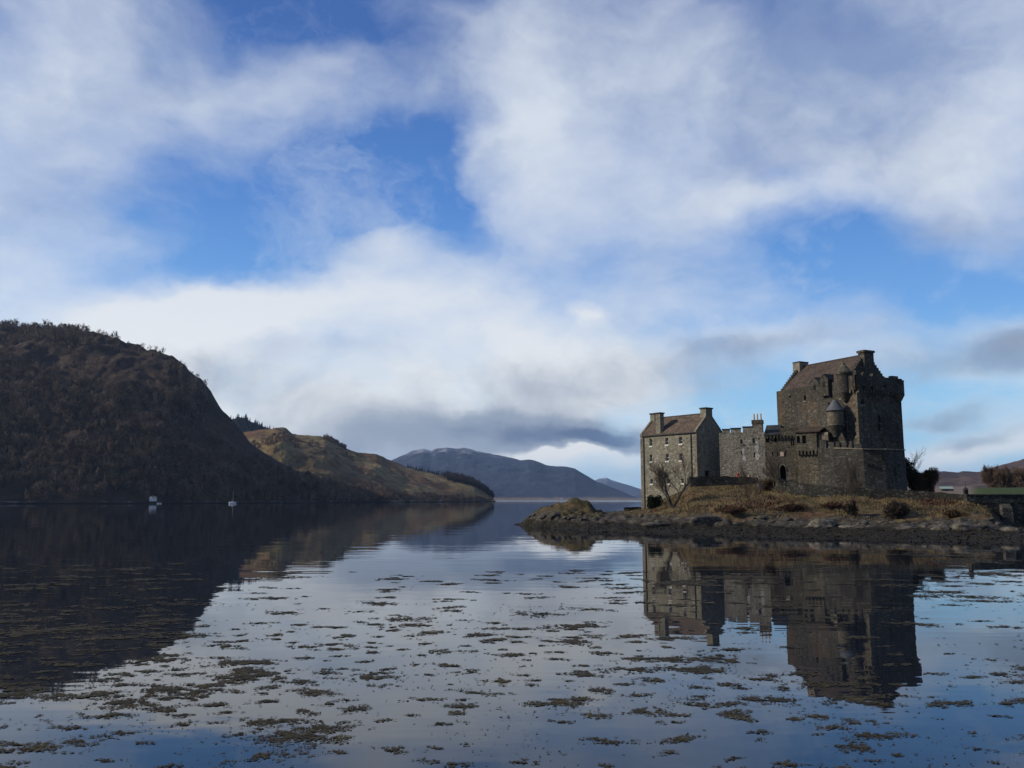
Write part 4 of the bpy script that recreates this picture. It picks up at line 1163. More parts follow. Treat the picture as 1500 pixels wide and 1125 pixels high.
# body with two arched spans
def arch_cut(x0, x1, zs, zt_, n=10):
    return [((x0 + x1) / 2 - (x1 - x0) / 2 * math.cos(math.pi * i / n), zs + (zt_ - zs) * math.sin(math.pi * i / n)) for i in range(n + 1)]
out = [(0, -1.0), (8.2, -1.0)] + arch_cut(8.2, 17.2, 0.2, 2.6) + [(17.2, -1.0), (20.2, -1.0)] + arch_cut(20.2, 30.2, 0.2, 2.6) + [(30.2, -1.0), (bl, -1.0), (bl, zd), (0, zd)]
bd.vprism(b0, bu, bn, out, 0, -bw); bd.build('arched_body', M['dark_wall'], br)
for b_ in (0.0, -bw + 0.45):
    p_ = MB(); p_.box(b0, bu, bn, -0.6, bl, b_ - 0.45, b_ + 0.06, zd + 0.002, zd + 0.92); p_ = p_.build('parapet', M['dark_wall'], br)
    c_ = MB(); c_.box(b0, bu, bn, -0.65, bl, b_ - 0.52, b_ + 0.13, zd + 0.922, zd + 1.05); c_.build('coping', M['bastion_stone_shaded'], p_)
for a_ in (3.1, 18.1, 32.0):
    MB().vprism(b0 + bn * 0.0, bn, bu, [(0.004, -1.0), (1.1, -1.0), (0.75, zd - 0.6), (0.004, zd - 0.1)], a_, a_ + 1.2).build('buttress', M['bastion_stone_shaded'], br)
# gate pillar where the bridge meets the path
gp = thing('gate_pillar', (xat(1415.5, 107.6, 4), 107.6, 3.6), 'dark stone gate pillar with a small pointed cap beside the bridge end of the path wall', 'pillar')
gz = zat(717.5, 107.6)
MB().box((xat(1415.5, 107.6, 4), 107.6), (1, 0), (0, -1), -0.21, 0.21, -0.21, 0.21, 3.2, gz).build('shaft', M['dark_wall'], gp)
MB().prism([(xat(1415.5, 107.6, 4) + s * 0.28, 107.6 + t * 0.28) for s, t in ((-1, -1), (1, -1), (1, 1), (-1, 1))], gz, gz + 0.35, [(xat(1415.5, 107.6, 4) + s * 0.04, 107.6 + t * 0.04) for s, t in ((-1, -1), (1, -1), (1, 1), (-1, 1))]).build('cap', M['bastion_stone_shaded'], gp)
MB().cyl((xat(1415.5, 107.6, 4), 107.6), 0.03, 0.02, gz + 0.34, gz + 0.95, 8).build('finial', M['iron'], gp)
# pale notice post at the end of the terrace wall
sp_ = thing('notice_post', (xat(1109.8, 130.8, 6), 130.8, ground(xat(1109.8, 130.8, 6), 130.8) - 0.1), 'small pale notice post at the end of the terrace wall', 'notice post')
MB().box((sp_.location.x, 130.8), (1, 0), (0, -1), -0.06, 0.06, -0.05, 0.05, sp_.location.z, zat(709.2, 130.8)).build('post', M['old_wood'], sp_)
MB().box((sp_.location.x, 130.8), (1, 0), (0, -1), -0.16, 0.16, 0.052, 0.085, zat(713.5, 130.8), zat(708.6, 130.8)).build('board', M['white_paint'], sp_)

#@@NATURE
# ------------------------------------------------------------------ ground of the mainland behind the bridge
mpx = np.arange(1290, 2300, 12.0); mD = np.concatenate([np.arange(185, 420, 6.0), np.arange(420, 1300, 40.0)])
def main_z(px, D):
    hi = np.clip((px - 1395) / 40, 0, 1)
    z = np.interp(D, [185, 200, 230, 310, 420, 700, 1300], [-1.5, 0.8, 4.2, 7.0, 8.2, 11.5, 24.0])
    z2 = np.interp(D, [185, 200, 230, 310, 420, 700, 1300], [-1.5, 1.0, 5.0, 8.4, 9.4, 12.5, 26.0])
    return z * (1 - hi) + z2 * hi
MZ = np.array([[main_z(p, D) for p in mpx] for D in mD])
MX = (mpx[None, :] - 750) / F * mD[:, None] / math.cos(TH); MY = np.repeat(mD[:, None], len(mpx), 1)
MZ = MZ + 0.35 * fbm(MX / 18, MY / 18, 4)
def field_mat():
    m, g = mat_new('field_grass')
    p = g.pos()
    n = g.noise(p, 0.05, 6, 0.6); n2 = g.noise(p, 0.6, 5, 0.7)
    x, y, z = g.xyz(p)
    c = g.ramp(n2, [(0.3, (0.022, 0.036, 0.008)), (0.7, (0.055, 0.072, 0.018))])
    c = g.mix(g.step(g.math('ADD', y, g.math('MULTIPLY', n, 80.0)), 372.0, 392.0), c, (0.05, 0.036, 0.024))
    west = g.step(g.math('DIVIDE', x, y), 0.545, 0.528)
    c = g.mix(west, c, g.ramp(n2, [(0.3, (0.08, 0.06, 0.045)), (0.7, (0.19, 0.15, 0.12))]))
    finish(g, c, 0.95, g.bump(n2, 0.5, 0.3), 0.1)
    return m
M['field'] = field_mat()
_i = np.arange(MZ.size).reshape(MZ.shape)
tag(link_mesh('field', np.stack([MX, MY, MZ], -1).reshape(-1, 3), np.stack([_i[:-1, :-1], _i[:-1, 1:], _i[1:, 1:], _i[1:, :-1]], -1).reshape(-1, 4), M['field'], smooth=True), kind='structure')

# ------------------------------------------------------------------ plant materials
def leafy(name, a, b, c, s=0.5, rough=0.85):
    m, g = mat_new(name)
    p = g.pos()
    n = g.noise(p, s, 5, 0.7)
    n2 = g.noise(p, s * 9, 3, 0.7)
    col = g.ramp(g.math('ADD', g.math('MULTIPLY', n, 0.6), g.math('MULTIPLY', n2, 0.4)), [(0.36, a), (0.5, b), (0.64, c)])
    finish(g, col, rough, None, 0.15)
    return m
M['bark'] = leafy('bark', (0.035, 0.028, 0.022), (0.075, 0.062, 0.05), (0.13, 0.11, 0.09), 2.0)
M['twigs'] = leafy('twigs', (0.035, 0.026, 0.020), (0.075, 0.058, 0.042), (0.12, 0.095, 0.07), 1.0)
M['birch'] = leafy('birch_twigs', (0.050, 0.033, 0.022), (0.125, 0.085, 0.056), (0.235, 0.172, 0.115), 0.05)
M['wood_right'] = leafy('wood_twigs', (0.040, 0.026, 0.018), (0.082, 0.054, 0.034), (0.125, 0.088, 0.052), 0.15)
M['conifer'] = leafy('conifer', (0.008, 0.014, 0.012), (0.014, 0.024, 0.018), (0.024, 0.036, 0.024), 0.1)
M['evergreen'] = leafy('evergreen', (0.010, 0.013, 0.007), (0.022, 0.028, 0.012), (0.045, 0.048, 0.020), 0.9)
M['russet_bush'] = leafy('russet_bush', (0.03, 0.019, 0.010), (0.065, 0.038, 0.018), (0.10, 0.06, 0.027), 0.9)
M['dark_bush'] = leafy('dark_bush', (0.018, 0.013, 0.011), (0.035, 0.026, 0.020), (0.06, 0.046, 0.032), 0.9)
M['dry_grass'] = leafy('dry_grass', (0.048, 0.036, 0.017), (0.120, 0.086, 0.041), (0.20, 0.155, 0.075), 0.35)
M['green_grass'] = leafy('moss_grass', (0.022, 0.022, 0.008), (0.052, 0.048, 0.016), (0.095, 0.080, 0.032), 0.35)
M['bracken'] = leafy('bracken', (0.032, 0.016, 0.010), (0.062, 0.030, 0.018), (0.10, 0.054, 0.028), 0.5)
M['seaweed'] = leafy('seaweed', (0.012, 0.009, 0.003), (0.036, 0.027, 0.008), (0.078, 0.058, 0.018), 1.6, 0.6)
M['wrack'] = leafy('wrack', (0.007, 0.006, 0.004), (0.020, 0.015, 0.008), (0.045, 0.034, 0.015), 1.0, 0.55)

def quads(C, U, Vv):
    """four-cornered leaves: centres, half-width and half-length vectors"""
    P = np.stack([C - U - Vv, C + U - Vv * 0.8, C + U * 0.6 + Vv, C - U * 0.7 + Vv * 0.9], 1).reshape(-1, 3)
    n = len(C)
    return P, np.arange(4 * n).reshape(n, 4)

# ------------------------------------------------------------------ trees
def grow(seed, H, spread=0.5, levels=4, trunks=1, r0=None, droop=0.0, lean=0.15, kids=(3, 4)):
    r = random.Random(seed); segs = []
    r0 = r0 or H * 0.022
    def limb(p, d, L, rad, lv):
        n = 4 if lv < 2 else 3
        for k in range(n):
            d = d + np.array([r.gauss(0, 0.13), r.gauss(0, 0.13), r.gauss(0, 0.09) + 0.03 - droop * (lv > 1)])
            d = d / np.linalg.norm(d)
            q_ = p + d * L / n
            r1 = rad * (1 - 0.42 * (k + 1) / n)
            segs.append((p, q_, rad * (1 - 0.42 * k / n), r1, lv))
            if lv < levels and k >= (1 if lv == 0 else 0):
                for _ in range(r.randint(*kids) - (1 if k < n - 1 else 0)):
                    a = r.uniform(0, 2 * math.pi); s = r.uniform(0.5, 1.0) * spread * 1.6
                    dd = d + np.array([math.cos(a) * s, math.sin(a) * s, r.uniform(-0.1, 0.5)])
                    limb(q_, dd / np.linalg.norm(dd), L * r.uniform(0.42, 0.68), r1 * 0.58, lv + 1)
            p = q_
    for t in range(trunks):
        a = r.uniform(0, 2 * math.pi)
        d = np.array([math.cos(a) * lean * (1.5 if trunks > 1 else 1), math.sin(a) * lean, 1.0])
        limb(np.array([0.06 * t, 0, 0.0]), d / np.linalg.norm(d), H * r.uniform(0.5, 0.6), r0, 0)
    return segs

def segs_mesh(segs, n=4, rmin=0.0):
    vs = []; fs = []
    A = np.array([s[0] for s in segs]); B = np.array([s[1] for s in segs])
    R0 = np.maximum([s[2] for s in segs], rmin); R1 = np.maximum([s[3] for s in segs], rmin)
    Dv = B - A; Dv /= np.linalg.norm(Dv, axis=1)[:, None] + 1e-9
    ref = np.where(np.abs(Dv[:, 2:3]) < 0.9, [[0, 0, 1.0]], [[1.0, 0, 0]])
    S_ = np.cross(Dv, ref); S_ /= np.linalg.norm(S_, axis=1)[:, None]
    T_ = np.cross(Dv, S_)
    ring = [(math.cos(2 * math.pi * i / n), math.sin(2 * math.pi * i / n)) for i in range(n)]
    P = np.stack([A + (S_ * c + T_ * e) * R0[:, None] for c, e in ring] + [B + (S_ * c + T_ * e) * R1[:, None] for c, e in ring], 1).reshape(-1, 3)
    base = np.arange(len(segs))[:, None, None] * 2 * n
    q_ = np.array([[i, i + n, (i + 1) % n + n, (i + 1) % n] for i in range(n)])[None]
    return P, (base + q_).reshape(-1, 4)

def join(parts):
    V, Fc, b = [], [], 0
    for v, f in parts:
        V.append(v); Fc.append(f + b); b += len(v)
    return np.concatenate(V), np.concatenate(Fc)

def bare_tree_mesh(seed, H, tw=0.12, ntw=260, **kw):
    """a whole leafless tree as one mesh (for trees only a few pixels high)"""
    segs = grow(seed, H, **kw)
    v, f = segs_mesh(segs, 3, tw * 0.35)
    rs = np.random.RandomState(seed)
    tips = np.array([s[1] for s in segs if s[4] >= 2])
    k = rs.randint(0, len(tips), ntw)
    C = tips[k] + rs.normal(0, H * 0.03, (ntw, 3))
    a = rs.uniform(0, 2 * np.pi, ntw)
    U = np.stack([np.cos(a), np.sin(a), np.zeros(ntw)], 1) * tw * rs.uniform(0.3, 1.0, ntw)[:, None]
    W_ = np.stack([rs.normal(0, 0.3, ntw), rs.normal(0, 0.3, ntw), np.ones(ntw)], 1) * (H * 0.035) * rs.uniform(0.5, 1.3, ntw)[:, None]
    return join([(v, f), quads(C, U, W_)])

def tree_thing(name, loc, segs, label, cat, twig_mat, trunk_mat, group=None, split=2, n=5, rmin=0.009):
    t = thing(name, loc, label, cat, group)
    off = np.array(loc, float)
    v, f = segs_mesh([s for s in segs if s[4] < split], n, rmin)
    link_mesh('trunk', v + off, f, trunk_mat, t)
    v, f = segs_mesh([s for s in segs if s[4] >= split], 3, rmin)
    link_mesh('crown', v + off, f, twig_mat, t)
    return t

# bare tree in front of the house
def gpos(px, py):
    """ground point of the islet seen at a pixel"""
    r = ray(px, py)
    for D in np.arange(80, 175, 0.2):
        p = np.array([0, 0, CAMZ]) + r * (D / r[1])
        if p[2] <= ground(p[0], D):
            return p[0], D, ground(p[0], D)
    return p[0], 140.0, ground(p[0], 140.0)
tx = gpos(986.0, 744.0)
segs = grow(12, 6.8, 0.55, 4, 3, 0.16, 0.0, 0.42, (2, 3))
tree_thing('bare_tree', (tx[0], tx[1], tx[2] - 0.15), segs, 'leafless spreading tree with forked trunk on the bank before the gabled house', 'tree', M['twigs'], M['bark'])
for px_, py_, H_, sd, lab in ((1103, 752, 5.4, 5, 'thin bare sapling on the brown bank below the terrace wall'), (1247, 757, 6.2, 6, 'slender bare sapling in front of the path wall under the bastion'), (1136, 722, 4.6, 7, 'thin leafless sapling at the upper end of the path wall')):
    q_ = gpos(px_, py_)
    tree_thing('bare_sapling', (q_[0], q_[1], q_[2] - 0.1), grow(sd, H_, 0.32, 3, 2, 0.05, 0, 0.15, (2, 4)), lab, 'sapling', M['twigs'], M['bark'], None, 1, 4, 0.010)

# ------------------------------------------------------------------ shrubs (leaf-sized faces through a lumpy volume, on stems)
def shrub(name, base, w, h, mat, label, n=2600, leaf=0.09, seed=0, depth=None, twig=True, cat='shrub', group=None):
    rs = np.random.RandomState(seed)
    t = thing(name, base, label, cat, group)
    b = np.array(base, float)
    depth = depth or w * 0.8
    L = rs.uniform(-1, 1, (9, 3)) * [w * 0.33, depth * 0.33, h * 0.26] + [0, 0, h * 0.52]
    R = rs.uniform(0.22, 0.42, 9)
    k = rs.randint(0, 9, n)
    dirs = rs.normal(0, 1, (n, 3)); dirs /= np.linalg.norm(dirs, axis=1)[:, None]
    rad = rs.uniform(0, 1, n) ** 0.45
    C = L[k] + dirs * rad[:, None] * R[k][:, None] * [w * 0.8, depth * 0.8, h * 0.95]
    C[:, 2] = np.maximum(C[:, 2], 0.02)
    a = rs.uniform(0, 2 * np.pi, n); e = rs.uniform(-0.6, 1.2, n)
    Vv = np.stack([np.cos(a) * np.cos(e), np.sin(a) * np.cos(e), np.sin(e)], 1)
    U = np.cross(Vv, rs.normal(0, 1, (n, 3))); U /= np.linalg.norm(U, axis=1)[:, None]
    s = leaf * rs.uniform(0.5, 1.4, n)[:, None]
    v, f = quads(C + b, U * s * (0.28 if twig else 0.6), Vv * s * (2.2 if twig else 1.0))
    link_mesh('foliage', v, f, mat, t)
    sg = []
    for i in range(9):
        sg.append((np.array([L[i][0] * 0.2, L[i][1] * 0.2, 0.0]), L[i], 0.05, 0.02, 0))
    v, f = segs_mesh(sg, 4)
    link_mesh('stems', v + b, f, M['bark'], t)
    return t
def sh(px, py, wpx, hpx, *a, **kw):
    q_ = gpos(px, py)
    k = q_[1] / F
    return shrub('shrub', (q_[0], q_[1], q_[2] - 0.1), wpx * k, hpx * k, *a, **kw)
sh(958, 746, 22, 22, M['evergreen'], 'dark green shrub against the foot of the gabled house wall', 3600, 0.10, 1, None, False)
sh(1126, 719, 22, 22, M['russet_bush'], 'bare brown bush at the gap between terrace wall and path wall', 2200, 0.10, 2)
sh(1314, 757, 42, 24, M['dark_bush'], 'dark rounded bare bush on the bank below the foot of the bastion', 3600, 0.10, 3)
sh(1246, 757, 18, 26, M['dark_bush'], 'small dark bush at the foot of the slender sapling', 1200, 0.09, 4)
sh(1160, 748, 40, 11, M['bracken'], 'low dark red bramble patch below the archway', 2000, 0.09, 5)
sh(1218, 746, 34, 11, M['bracken'], 'low dark red bramble patch under the faceted bastion', 1800, 0.09, 6)
sh(1070, 752, 40, 10, M['bracken'], 'low reddish bramble patch below the terrace wall', 1800, 0.09, 7)
sh(1395, 757, 30, 10, M['russet_bush'], 'low tawny bush on the rounded end of the grassy bank', 1500, 0.09, 8)
for px_, D_, yb, yt, w_, mt, sd, tw_, lab in ((1336, 138, 722, 674, 28, 'evergreen', 11, False, 'dark evergreen bush rising behind the keep corner'), (1356, 137, 718, 690, 31, 'russet_bush', 12, True, 'rounded brown bush between the dark evergreen and the green-roofed shed')):
    x_ = xat(px_, D_, 6); z0_ = zat(yb, D_); k = D_ / F
    shrub('tall_bush', (x_, D_, z0_ - 0.6), w_ * k, (yb - yt) * k + 0.8, M[mt], lab, 5200, 0.13, sd, None, tw_, 'bush')
x_ = xat(1339, 140, 8)
tree_thing('bare_tree', (x_, 140.0, zat(712, 140)), grow(31, 6.0, 0.22, 3, 2, 0.04, 0, 0.10, (2, 2)), 'wispy leafless treetop showing above the dark evergreen by the keep', 'tree', M['twigs'], M['bark'], None, 1, 4, 0.012)

# ------------------------------------------------------------------ trees on the hills
def hill_point(V, px, t):
    """point of a hill's height field in column px at fraction t of its rows from the shore to the ridge"""
    nr, nc, _ = V.shape
    ridge = int((nr + 1) * 0.75)
    col = np.argmin(np.abs(V[0, :, 0] / V[0, :, 1] - (px - 750) / F / math.cos(TH)))
    return V[min(int(t * (ridge - 1)), nr - 1), col]
def hill_rand(V, rs, n, c0, c1, t0, t1):
    nr, nc, _ = V.shape
    ridge = int((nr + 1) * 0.75)
    r = rs.uniform(t0, t1, n) * (ridge - 1); c = rs.uniform(c0, c1, n) * (nc - 2)
    i = r.astype(int); j = c.astype(int); a = (r - i)[:, None]; b = (c - j)[:, None]
    i = np.minimum(i, nr - 2)
    return V[i, j] * (1 - a) * (1 - b) + V[i + 1, j] * a * (1 - b) + V[i, j + 1] * (1 - a) * b + V[i + 1, j + 1] * a * b

def copies(protos, name, pts, label, cat, group, rnd, smin, smax):
    for k, p in enumerate(pts):
        o = protos[k % len(protos)]
        if k >= len(protos):
            o = o.copy(); COL.objects.link(o)
        s = rnd.uniform(smin, smax)
        o.location = tuple(p); o.scale = (s * rnd.uniform(0.85, 1.2), s * rnd.uniform(0.85, 1.2), s)
        o.rotation_euler = (0, 0, rnd.uniform(0, 6.28))
        tag(o, label, cat, group)

rnd = random.Random(21); rs = np.random.RandomState(21)
protos = []
for i in range(6):
    v, f = bare_tree_mesh(40 + i, 13.0, 0.16, 110, spread=0.26, levels=3, lean=0.10, r0=0.20, kids=(2, 4))
    protos.append(link_mesh('birch_tree', v, f, M['birch']))
sky_px = [-14, -6, 2, 7, 11, 15, 19, 24, 33, 38, 43, 47, 52, 56, 60, 63, 67, 71, 76, 82, 87, 92, 97, 103, 108, 146, 152]
pts = [hill_point(V_left, p + rnd.uniform(-1, 1), rnd.uniform(0.95, 1.0)) + [0, 0, -0.5] for p in sky_px]
copies(protos, 'birch_tree', pts, 'bare birch standing on the skyline of the dark hill across the loch', 'tree', 'birches on the hill skyline', rnd, 0.6, 1.0)
protos = []
for i in range(6):
    v, f = bare_tree_mesh(60 + i, 13.0, 0.26, 260, spread=0.32, levels=3, lean=0.1, r0=0.22, kids=(2, 4))
    protos.append(link_mesh('birch_tree', v, f, M['birch']))
sel = hill_rand(V_left, rs, 230, (0 + 600) / 1490, (470 + 900) / 1490, 0.03, 0.55)
copies(protos, 'birch_tree', sel + [0, 0, -0.5], 'greyish bare birch in the wood on the lower slope of the dark hill', 'tree', 'birches on the lower slope of the dark hill', rnd, 0.95, 1.7)

def wood_mass(name, P, H, mat, seed, nper=46, wq=0.30, lq=1.5, crown=0.26):
    rs = np.random.RandomState(seed); n = len(P)
    Hs = H * rs.uniform(0.6, 1.25, n)
    N = n * nper
    idx = np.repeat(np.arange(n), nper)
    u = rs.normal(0, 1, (N, 3)); u /= np.linalg.norm(u, axis=1)[:, None]
    rad = rs.uniform(0, 1, N)[:, None] ** 0.4
    C = P[idx] + u * rad * np.stack([Hs * crown, Hs * crown, Hs * 0.42], 1)[idx] + np.stack([0 * Hs, 0 * Hs, Hs * 0.55], 1)[idx]
    a = rs.uniform(0, 2 * np.pi, N)
    U = np.stack([np.cos(a), np.sin(a), 0 * a], 1) * wq * rs.uniform(0.4, 1.3, N)[:, None]
    up = (C - P[idx]) / np.linalg.norm(C - P[idx], axis=1)[:, None] + rs.normal(0, 0.35, (N, 3))
    Vv = up / np.linalg.norm(up, axis=1)[:, None] * lq * rs.uniform(0.4, 1.2, N)[:, None]
    v1, f1 = quads(C, U, Vv)
    a = rs.uniform(0, 2 * np.pi, n)
    st = np.stack([np.cos(a), np.sin(a), 0 * a], 1) * 0.14
    up = np.stack([rs.normal(0, 0.06, n), rs.normal(0, 0.06, n), np.ones(n)], 1) * (Hs * 0.42)[:, None]
    v2, f2 = quads(P + up, st, up)
    v, f = join([(v1, f1), (v2, f2)])
    o = link_mesh(name, v, f, mat)
    return o
P = hill_rand(V_left, rs, 5200, 300 / 1490, 1480 / 1490, 0.0, 0.62)
dn = fbm(P[:, 0] / 70 + 3, P[:, 1] / 70, 4)
keep = dn + 0.25 - np.clip((P[:, 2] - 70) / 130, 0, 1) * 0.75 > -0.05
P = P[keep]
P2 = hill_rand(V_left, rs, 900, 300 / 1490, 1200 / 1490, 0.6, 0.98)
P2 = P2[fbm(P2[:, 0] / 60 + 30, P2[:, 1] / 60, 4) > 0.12]
P0 = np.concatenate([hill_rand(V_left, rs, 260, (rs.uniform(-60, 0) + 900) / 1490, (112 + 900) / 1490, 0.93, 1.0), hill_rand(V_left, rs, 260, 890 / 1490, 1010 / 1490, 0.80, 0.95)])
P0[:, 2] -= 3.0
tag(wood_mass('woodland', np.concatenate([P, P2, P0]), 13.0, M['birch'], 5), 'mass of leafless grey brown birch woodland covering the dark hillside', 'woodland', None, 'stuff')
P = hill_rand(V_mid, rs, 1000, 0.0, 0.99, 0.0, 0.13)
P3 = hill_rand(V_mid, rs, 1300, 0.0, 0.62, 0.1, 0.8)
dn = fbm(P3[:, 0] / 80 + 13, P3[:, 1] / 80, 4)
P3 = P3[dn > 0.14]
P4 = hill_rand(V_mid, rs, 420, (655 - 230) / 497, (724 - 230) / 497, 0.62, 1.0)
P5 = hill_rand(V_mid, rs, 90, (474 - 230) / 497, (508 - 230) / 497, 0.9, 1.0)
tag(wood_mass('scrub', np.concatenate([P, P3, P5]), 7.0, M['birch'], 6, 34, 0.4, 1.3, 0.36), 'dark scrub and small trees along the foot of the tawny headland', 'scrub', None, 'stuff')
tag(wood_mass('headland_wood', P4, 11.0, M['dark_bush'], 7, 46, 0.5, 1.5, 0.36), 'rounded dark wood on the tip of the tawny headland', 'wood', None, 'stuff')
def conifer_mesh(seed, H):
    rs = np.random.RandomState(seed); n = 240
    t = rs.uniform(0.08, 1, n) ** 0.8
    a = rs.uniform(0, 2 * np.pi, n)
    r = H * 0.20 * (1 - t) * rs.uniform(0.45, 1.0, n) + 0.05
    C = np.stack([np.cos(a) * r, np.sin(a) * r, t * H], 1)
    Vv = np.stack([np.cos(a), np.sin(a), np.full(n, -0.35)], 1) * (H * 0.09 * (1.12 - t))[:, None]
    U = np.stack([-np.sin(a), np.cos(a), 0 * a], 1) * (H * 0.065 * (1.15 - t))[:, None]
    v1, f1 = quads(C, U, Vv)
    v2, f2 = segs_mesh([(np.zeros(3), np.array([0, 0, H]), 0.02 * H, 0.004 * H, 0)], 5)
    return join([(v1, f1), (v2, f2)])
protos = [link_mesh('conifer_tree', *conifer_mesh(80 + i, 11.0), M['conifer']) for i in range(4)]
pts = []
for p in list(np.linspace(598, 662, 30)) + [668, 673, 704, 711]:
    pts.append(hill_point(V_mid, p + rnd.uniform(-0.8, 0.8), rnd.uniform(0.93, 1.0)) + [0, 0, -0.5])
copies(protos, 'conifer_tree', pts, 'small dark conifer in the row along the ridge of the tawny headland', 'tree', 'conifers along the headland ridge', rnd, 0.55, 1.15)
# distant spruce ridge
P = hill_rand(V_for, rs, 1000, 0.2, 0.9, 0.35, 1.0)
v_, f_ = [], []
cm = conifer_mesh(99, 16.0)
sub = cm[1]
VV = (cm[0][None] * (0.7 + 0.6 * rs.rand(len(P)))[:, None, None] + P[:, None, :]).reshape(-1, 3)
FF = (sub[None] + (np.arange(len(P)) * len(cm[0]))[:, None, None]).reshape(-1, 4)
tag(link_mesh('spruce_forest', VV, FF, M['conifer']), 'dark blue green spruce forest on the ridge behind the two hills', 'forest', None, 'stuff')
# bare trees beyond the bridge
protos = []
for i in range(6):
    v, f = bare_tree_mesh(120 + i, 10.0, 0.10, 300, spread=0.36, levels=3, lean=0.12, r0=0.13, trunks=2)
    protos.append(link_mesh('bare_tree', v, f, M['wood_right']))
pts = []
for k in range(70):
    px_ = 1436 + 150 * rnd.random() ** 1.2
    D_ = rnd.uniform(372, 440)
    x_ = (px_ - 750) / F * D_ / math.cos(TH)
    pts.append((x_, D_, float(main_z(px_, D_)) - 0.2))
copies(protos, 'bare_tree', pts, 'bare russet tree in the wood beyond the green field behind the bridge', 'tree', 'russet trees beyond the green field', rnd, 0.55, 0.95)
rs = np.random.RandomState(88)
pp_ = 1440 + 260 * rs.rand(150); DD_ = rs.uniform(378, 440, 150)
P = np.stack([(pp_ - 750) / F * DD_ / math.cos(TH), DD_, np.array([float(main_z(a, b)) - 0.3 for a, b in zip(pp_, DD_)])], 1)
tag(wood_mass('thicket', P, 4.6, M['wood_right'], 12, 60, 0.16, 0.7, 0.42), 'brown undergrowth below the russet trees beyond the green field', 'thicket', None, 'stuff')

# ------------------------------------------------------------------ rocks
def rock_mesh(seed, sx, sy, sz):
    bm = bmesh.new()
    bmesh.ops.create_icosphere(bm, subdivisions=4, radius=1.0)
    r = np.random.RandomState(seed); o = r.rand(3) * 50
    planes = [(Vector(r.normal(0, 1, 3)).normalized(), r.uniform(0.55, 0.9)) for _ in range(9)]
    for v in bm.verts:
        for nrm_, dd in planes:
            k = v.co.dot(nrm_)
            if k > dd: v.co -= nrm_ * (k - dd)
        q_ = v.co
        v.co *= 1 + 0.22 * float(fbm(np.array(q_.x * 2.0 + q_.z + o[0]), np.array(q_.y * 2.0 + q_.z * 1.6 + o[1]), 5, 0.6)) - 0.10 * float(ridged(np.array(q_.x * 2.6 + o[1]), np.array(q_.z * 3.6 + q_.y * 2 + o[2]), 3) > 0.86)
        v.co = Vector((v.co.x * sx, v.co.y * sy, v.co.z * sz))
    V = np.array([v.co[:] for v in bm.verts]); Fc = np.array([[v.index for v in f.verts] for f in bm.faces])
    bm.free()
    return V, Fc
def rock_mat(name, k):
    m, g = mat_new(name)
    p = g.pos()
    n = g.noise(p, 1.9, 7, 0.74)
    n2 = g.noise(g.vmath('MULTIPLY', p, (1, 1, 3)), 1.1, 5, 0.65)
    c = g.ramp(g.math('ADD', g.math('MULTIPLY', n, 0.6), g.math('MULTIPLY', n2, 0.4)), [(0.34, tuple(x * k for x in (0.020, 0.017, 0.013))), (0.48, tuple(x * k for x in (0.060, 0.052, 0.040))), (0.60, tuple(x * k for x in (0.15, 0.135, 0.108))), (0.72, tuple(x * k for x in (0.34, 0.315, 0.27)))])
    z = g.xyz(p)[2]
    wet = g.step(g.math('ADD', z, g.math('MULTIPLY', g.math('SUBTRACT', g.noise(p, 0.8, 4, 0.6), 0.5), 0.8)), 0.95, 0.65)
    c = g.mix(wet, c, (0.016, 0.014, 0.009))
    finish(g, c, 0.9, g.bump(n, 0.7, 0.12), 0.2)
    return m
M['rock'] = rock_mat('shore_rock', 0.85)
M['rock_pale'] = rock_mat('pale_rock', 1.35)
protos = []
for i in range(8):
    r = random.Random(i)
    protos.append(link_mesh('boulder', *rock_mesh(200 + i, r.uniform(0.5, 0.9), r.uniform(0.4, 0.7), r.uniform(0.3, 0.5)), M['rock']))
rnd = random.Random(77); pts = []
while len(pts) < 48:
    px_ = rnd.uniform(770, 1480)
    y_ = rnd.choice((757, 762, 766)) + (px_ - 960) * 0.014 + rnd.gauss(0, 3.0) if px_ > 900 else rnd.uniform(748, 762)
    q_ = gpos(px_, y_)
    if 0.7 < q_[2] < 2.6:
        pts.append((q_[0], q_[1], q_[2] + 0.02))
copies(protos, 'boulder', pts, 'grey boulder among the shore rocks below the castle bank', 'boulder', 'boulders along the islet shore', rnd, 0.35, 0.95)
for px_, py_, w_, h_, sd, pale, lab in ((1206, 771, 54, 15, 1, True, 'large pale smooth rock outcrop on the shore below the archway'), (1258, 773, 52, 6, 2, True, 'long flat pale rock ledge on the shore under the bastion'),
                                  (1036, 768, 58, 15, 3, False, 'broad grey rock outcrop on the shore below the terrace wall'), (1386, 777, 32, 15, 4, False, 'blocky grey rock at the rounded end of the grassy bank'),
                                  (1425, 777, 50, 14, 5, False, 'jumbled grey rock outcrop at the foot of the stone bridge'), (1459, 789, 28, 6, 6, True, 'small pale slab lying on the dark mud by the bridge'),
                                  (955, 772, 60, 10, 7, False, 'low grey rock shelf on the shore before the bare tree'), (815, 756, 28, 10, 8, False, 'grey rock on the low point jutting into the loch'), (1487, 780, 30, 9, 9, False, 'low brown grey rock beside the bridge buttress'),
                                  (1330, 776, 40, 7, 10, False, 'low grey rock ledge below the dark rounded bush')):
    q_ = gpos(px_, py_)
    k = q_[1] / F
    v, f = rock_mesh(300 + sd, w_ * k / 2, 1.6, h_ * k * 0.95)
    o = link_mesh('rock_outcrop', v + np.array([q_[0], q_[1] + 1.0, q_[2] - 0.1]), f, M['rock_pale' if pale else 'rock'], origin=(q_[0], q_[1] + 1.0, q_[2]))
    tag(o, lab, 'rock')

